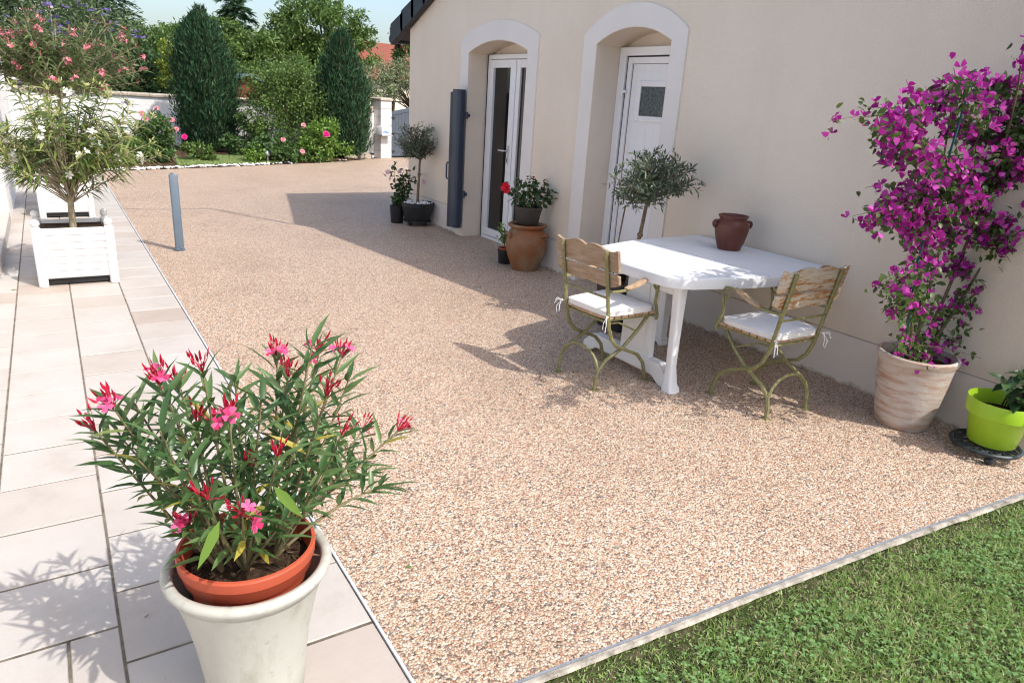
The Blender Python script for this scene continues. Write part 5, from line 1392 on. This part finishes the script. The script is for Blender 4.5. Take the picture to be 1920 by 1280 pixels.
def cypress(name, base, h, r, label, n=26000, prof=None, ln=.125):
    """dense column of upright sprays around a trunk"""
    p = thing(name, base, label, 'tree', 'cypresses in front of the garden wall')
    prof = prof or [(0, .62), (.06, .8), (.18, .95), (.35, 1.0), (.6, .95), (.78, .82), (.9, .58), (.97, .3), (1.0, .08)]
    zz = [a for a, _ in prof]; rr_ = [b_ for _, b_ in prof]
    # a bundle of upright leaders, each its own ragged column ending at its own height
    K = 15; ka = np.concatenate([[0], np.arange(K - 1) * 2.4 + rng.uniform(0, .5, K - 1)]); ko = np.concatenate([[0], rng.uniform(.34, .62, K - 1)])
    kh = np.concatenate([[1.0], .99 - .36 * (ko[1:] - .34) / .28 * rng.uniform(.35, 1.0, K - 1)]); kr = rng.uniform(.38, .56, K)
    kk = rng.integers(0, K, n); f0 = rng.random(n) ** .92; f = f0 * kh[kk]
    a = rng.uniform(0, 6.28, n); tap = np.clip((1 - f0) / .22, 0, 1) ** .6; low = np.interp(f, zz, rr_)
    ph_ = rng.uniform(0, 6.28, K)
    tuft = 1 + (rng.random(n) < .10) * rng.uniform(.1, .38, n) + .40 * np.sin(f * 44 + a * 2 + ph_[kk]) * np.sin(a * 3 + f * 31 + kk)
    rr2 = r * kr[kk] * (.25 + .75 * tap) * tuft * (1 - .5 * rng.random(n) ** 2)
    oo = r * ko[kk] * low * (1 - .12 * f0)
    P_ = np.stack([oo * np.cos(ka[kk]) + rr2 * np.cos(a) * (.45 + .55 * low), oo * np.sin(ka[kk]) + rr2 * np.sin(a) * (.45 + .55 * low), .05 + f * h], 1)
    D_ = np.stack([np.cos(a) * .45, np.sin(a) * .45, np.full(n, 1.0)], 1) + rng.normal(0, .34, (n, 3))
    L_ = rng.uniform(ln * .55, ln * 1.3, n)
    leaves('crown', 'lf_cypress', p, leaf_arrays(P_, D_, np.stack([np.cos(a), np.sin(a), np.full(n, .2)], 1) + rng.normal(0, .7, (n, 3)), L_, L_ * .20, 'diamond', .05, .3))
    tk = MB(); tk.tube([(0, 0, 0), (0.02, 0, h * .5), (0, 0, h * .92)], [.10, .07, .02], 9)
    for _ in range(36):
        z = rng.uniform(.15, .8) * h; a_ = rng.uniform(0, 6.28); q = np.array((math.cos(a_), math.sin(a_), 0)) * r * .55; tk.tube([(0, 0, z), q * .6 + (0, 0, z + .2), q + (0, 0, z + .5)], [.03, .022, .01], 5)
    tk.build('trunk', 'dark_bark', p, smooth=60)
cypress('cypress', (3.32, 18.9, 0), 3.16, .72, 'broad dark cypress standing between the pink rose bush and the shed', 46000,
        [(0, .60), (.06, .8), (.2, .95), (.4, 1.0), (.62, .97), (.8, .86), (.91, .68), (.97, .42), (1.0, .15)])
cypress('cypress', (6.27, 17.75, 0), 2.92, .70, 'narrower pointed cypress standing beside the white gate post', 40000,
        [(0, .55), (.06, .82), (.2, 1.0), (.4, .97), (.6, .83), (.78, .62), (.9, .40), (.97, .2), (1.0, .05)])
A = lambda px, py, y: at(px, py, y)
def px_r(px, y): return px * y * 1.12 / FPX * 1.0
def ell(px, py, y, rx, ry, dep=None):
    """ellipsoid seen at photo pixel, half sizes in photo pixels, at depth Y"""
    c_ = at(px, py, y); cam_d = (ROT.T @ (c_ - (0, 0, CAM_H)))[2]; s = cam_d / FPX
    return (c_, (rx * s, (dep or rx * s), ry * s))
# roses and small shrubs in the bed
foliage('rose_bush', 'pink rose bush beside the white oleander in front of the wall', 'shrub', (2.15, 16.2, 0), [ell(292, 262, 16.2, 38, 48, .45)], 60, 2600, .075, .045, 'lf_rose', None, .03, 'rose bushes', flowers=(7, 'pt_rose', .075, 7, [A(265, 213, 16.0), A(293, 204, 16.2), A(273, 224, 15.9), A(322, 225, 16.3), A(306, 230, 16.0), A(331, 243, 16.3), A(325, 245, 16.2)]), shell=.2, bark='bark')
foliage('rose_bush', 'low rose bush with one magenta bloom beside the small far lawn', 'shrub', (2.95, 16.6, 0), [ell(370, 290, 16.5, 36, 24, .4)], 40, 1700, .075, .045, 'lf_tree', None, .02, 'rose bushes', flowers=(1, 'pt_magenta', .085, 7, [A(346, 257, 16.3)]), shell=.2, bark='bark')
foliage('rose_bush', 'yellow green rose bush with a large crimson bloom below the gate cypress', 'shrub', (5.5, 16.9, 0), [ell(606, 262, 16.9, 44, 40, .5), ell(580, 285, 16.6, 40, 24, .4)], 60, 3200, .085, .05, 'lf_bright', None, .03, 'rose bushes', flowers=(1, 'pt_magenta', .11, 7, [A(612, 252, 16.3)]), shell=.2, bark='bark')
foliage('rose_bush', 'dark low rose bush with a pale pink bloom by the white pebbles', 'shrub', (4.7, 16.5, 0), [ell(520, 283, 16.4, 50, 28, .4), ell(565, 290, 16.5, 40, 20, .35)], 60, 3000, .08, .05, 'lf_rose', None, .03, 'rose bushes', flowers=(3, 'pt_rose', .075, 7, [A(531, 262, 16.05), A(569, 235, 16.3), A(567, 284, 16.1)]), shell=.2, bark='bark')
foliage('leafy_shrub', 'glossy green shrub at the foot of the broad dark cypress', 'shrub', (3.95, 17.9, 0), [ell(450, 272, 17.6, 40, 22, .45), ell(470, 245, 18, 26, 30, .4)], 50, 2600, .085, .055, 'lf_rose', None, .03, None, shell=.2)
foliage('leafy_shrub', 'bright green ground shrub in front of the globe light', 'shrub', (4.2, 16.3, 0), [ell(480, 290, 16.2, 26, 17, .3)], 24, 900, .075, .04, 'lf_bright', None, .02, None, shell=.2)
foliage('leafy_shrub', 'leafy shrub under the white oleander at the end of the tiled path', 'shrub', (1.0, 15.6, 0), [ell(150, 285, 15.6, 95, 36, .6), ell(235, 285, 15.9, 45, 34, .5)], 80, 4200, .09, .045, 'lf_tree', None, .03, None, shell=.2)
foliage('tall_shrub', 'tall loose small leaved shrub between the two cypresses', 'shrub', (4.95, 17.9, 0), [ell(540, 170, 17.9, 62, 62, .7), ell(520, 235, 17.7, 55, 42, .55), ell(488, 190, 17.9, 30, 45, .4), ell(575, 215, 17.6, 40, 45, .5)], 170, 12000, .065, .042, 'lf_tree', [(4.95, 17.9, 0), (5.0, 17.9, 1.0), (5.05, 17.9, 2.3)], .035, None, shell=.15, ragged=1.25, bark='bark')
# beyond the wall
foliage('buddleja', 'large grey green buddleja with purple flower spikes behind the garden wall', 'shrub', (-1.0, 24.5, 0), [ell(95, 70, 24.5, 150, 110, 1.8), ell(215, 110, 24.5, 60, 90, 1.2), ell(-40, 60, 24.5, 110, 130, 1.6)], 260, 15000, .16, .05, 'lf_buddleja', None, .09, None, shell=.45, flowers=None)
bq = np.concatenate([np.stack([A(rng.uniform(5, 250), rng.uniform(5, 115), 22.9) for _ in range(46)]), np.stack([A(x, y, 19) for x, y in ((20, 138), (30, 155), (65, 140), (60, 150), (232, 190), (238, 197), (35, 165), (250, 70))])])
bo = bpy.data.objects['buddleja']; n = len(bq); bq = bq - np.array(bo.location)
d = rng.normal(size=(n, 3)); d[:, 2] = .3
for q_, d_ in zip(bq, d):
    leaves('flower_spike', 'pt_purple', bo, *[leaf_arrays((q_ + unit(d_) * k * .05)[None], (d_ + rng.normal(0, .5, 3))[None], rdir(1), .14 - .02 * k, .05, 'diamond', 0, .3) for k in range(5)])
def conifer(name, base, h, r, label, n_b=90, group=None, z0=.2):
    p = thing(name, base, label, 'tree', group); tk = MB(); tk.tube([(0, 0, 0), (0, 0, h * .6), (0, 0, h)], [r * .07, r * .045, .02], 9); P_, D_ = [], []
    for i in range(n_b):
        f = z0 + (1 - z0) * (i / n_b) ** .9; z = f * h; a = i * 2.4 + rng.normal(0, .3); L_ = r * (1.06 - f) ** .75 * rng.uniform(.7, 1.1)
        d = np.array((math.cos(a), math.sin(a), 0)); c_ = bez((0, 0, z), d * L_ * .5 + (0, 0, z + .06 * L_), d * L_ + (0, 0, z - .16 * L_), 8)
        tk.tube(c_, list(np.linspace(.05, .012, 8)), 5)
        m = int(190 * L_ / r) + 20; t_ = rng.uniform(.12, 1, m); side = np.array((-d[1], d[0], 0))
        q = np.stack([np.interp(t_, np.linspace(0, 1, 8), c_[:, k]) for k in range(3)], 1) + side * (rng.normal(0, .16, m) * L_ * (1.1 - t_) * 1.2)[:, None] + np.array((0, 0, -1)) * np.abs(rng.normal(0, .05, m))[:, None] * L_
        P_.append(q); D_.append(d * .8 + side * rng.normal(0, .9, m)[:, None] + rng.normal(0, .3, (m, 3)) + (0, 0, -.1))
    tk.build('trunk', 'dark_bark', p, smooth=60); P_, D_ = np.concatenate(P_), np.concatenate(D_); n = len(P_)
    L_ = rng.uniform(.2, .42, n)
    leaves('crown', 'lf_conifer', p, leaf_arrays(P_, D_, rdir(n, 1.5), L_, L_ * .22, 'diamond', .2, .1)); return p
conifer('cedar', (2.6, 42, 0), 9.2, 4.0, 'blue green cedar rising into the sky behind the buddleja', 110, 'conifers behind the garden wall')
conifer('cedar', (8.6, 40, 0), 6.9, 2.0, 'dark spruce tip just behind the broad cypress', 80, 'conifers behind the garden wall')
foliage('hedge_tree', 'sunlit green hedge between the buddleja and the broad cypress', 'tree', (4.3, 27, 0), [ell(285, 110, 27, 55, 62, 1.2), ell(255, 130, 27, 50, 50, 1.2)], 130, 9000, .15, .05, 'lf_tree', None, .1, None, shell=.5, tip_up=.4)
foliage('yellow_shrub', 'yellow green leaved shrub showing over the wall beside the broad cypress', 'shrub', (4.0, 23.0, 0), [ell(322, 122, 23, 26, 42, .6)], 40, 1900, .10, .06, 'lf_yellow', None, .05, None, shell=.3)
foliage('leafy_tree', 'green leafy tree rising behind the broad cypress', 'tree', (6.0, 29, 0), [ell(322, 80, 29, 40, 34, 1.2), ell(458, 95, 29, 40, 45, 1.4), ell(400, 80, 29, 60, 40, 1.5)], 130, 9500, .16, .075, 'lf_tree', None, .14, 'trees behind the garden', shell=.45)
foliage('cherry_tree', 'large drooping cherry tree behind the two cypresses', 'tree', (10.5, 30, 0), [ell(590, 70, 30, 85, 70, 2.0), ell(515, 120, 29, 60, 52, 1.6), ell(672, 88, 29, 40, 66, 1.3), ell(600, 8, 30, 26, 34, .9), ell(548, 14, 30, 12, 26, .5), ell(640, 20, 30, 20, 30, .6), ell(530, 66, 30, 42, 40, 1.2)], 280, 21000, .19, .07, 'lf_tree', None, .2, 'trees behind the garden', shell=.45, tip_up=-.5, cl=.26)
foliage('small_tree', 'tree with open crown beside the house corner under the roof edge', 'tree', (14.5, 34, 0), [ell(757, 85, 34, 20, 48, 1.0), ell(742, 62, 34, 16, 20, .6)], 50, 3200, .17, .075, 'lf_tree', None, .1, 'trees behind the garden', shell=.3)
foliage('variegated_hedge', 'pale variegated hedge behind the gate and gate post', 'hedge', (11.3, 23.0, 0), [ell(705, 155, 22.5, 40, 42, .9), ell(752, 150, 23, 45, 38, .9)], 110, 9000, .075, .035, 'lf_grey', None, .08, None, shell=.5)
foliage('hedge_tree', 'dark hedge filling the gap behind the garden wall below the yellow shrub', 'tree', (2.6, 24.6, 0), [ell(262, 150, 24.6, 60, 60, .8)], 90, 6500, .13, .06, 'lf_dark', None, .08, None, shell=.3)
foliage('hedge_tree', 'green hedge behind the wall between the cypresses', 'tree', (7.2, 25.5, 0), [ell(545, 175, 25.5, 95, 60, 1.0), ell(450, 150, 25.5, 50, 45, 1.0), ell(640, 160, 25.5, 60, 60, 1.0)], 150, 11000, .13, .065, 'lf_tree', None, .1, None, shell=.35)

# shed and neighbour house
s_ = A(475, 170, 22.5); sh_ = thing('garden_shed', (5.35, 22.6, 0), 'small red brown timber shed with a slate roof behind the garden wall', 'shed')
sr = Rel((5.35, 22.6, 0))
mb = MB(); mb.box((-.9, 0, 0), (.55, 1.8, 1.50)); mb.build('wall', 'wood_red', sh_)
mb = MB()
mb.prism([(-1.05, 1.62), (-.17, 1.86), (-.17, 1.91), (-1.05, 1.67)], -.2, 2.0, lambda u, v, w: (u, w, v)); mb.prism([(.70, 1.46), (-.168, 1.86), (-.168, 1.91), (.70, 1.51)], -.2, 2.0, lambda u, v, w: (u, w, v)); mb.build('roof', 'slate', sh_)
mb = MB(); mb.prism([(-.9, 1.50), (.55, 1.50), (-.17, 1.845)], 0.0, 1.8, lambda u, v, w: (u, w, v)); mb.build('gable', 'wood_red', sh_)
mb = MB(); mb.box((.45, -.06, .0), (.54, -.002, 1.5)); mb.build('post', 'coping', sh_)
nb = thing('neighbour_house', (20.5, 50, 0), 'distant house with a red tiled roof beyond the gate and hedge', 'house')
mb = MB(); mb.box((-4, 0, 0), (4, 8, 2.6)); mb.build('wall', 'render', nb)
mb = MB(); mb.prism([(-.5, 2.5), (4, 5.0), (8.5, 2.5), (8.5, 2.7), (4, 5.2), (-.5, 2.7)], -4.4, 4.4, lambda u, v, w: (w, u, v)); mb.build('roof', 'redroof', nb)
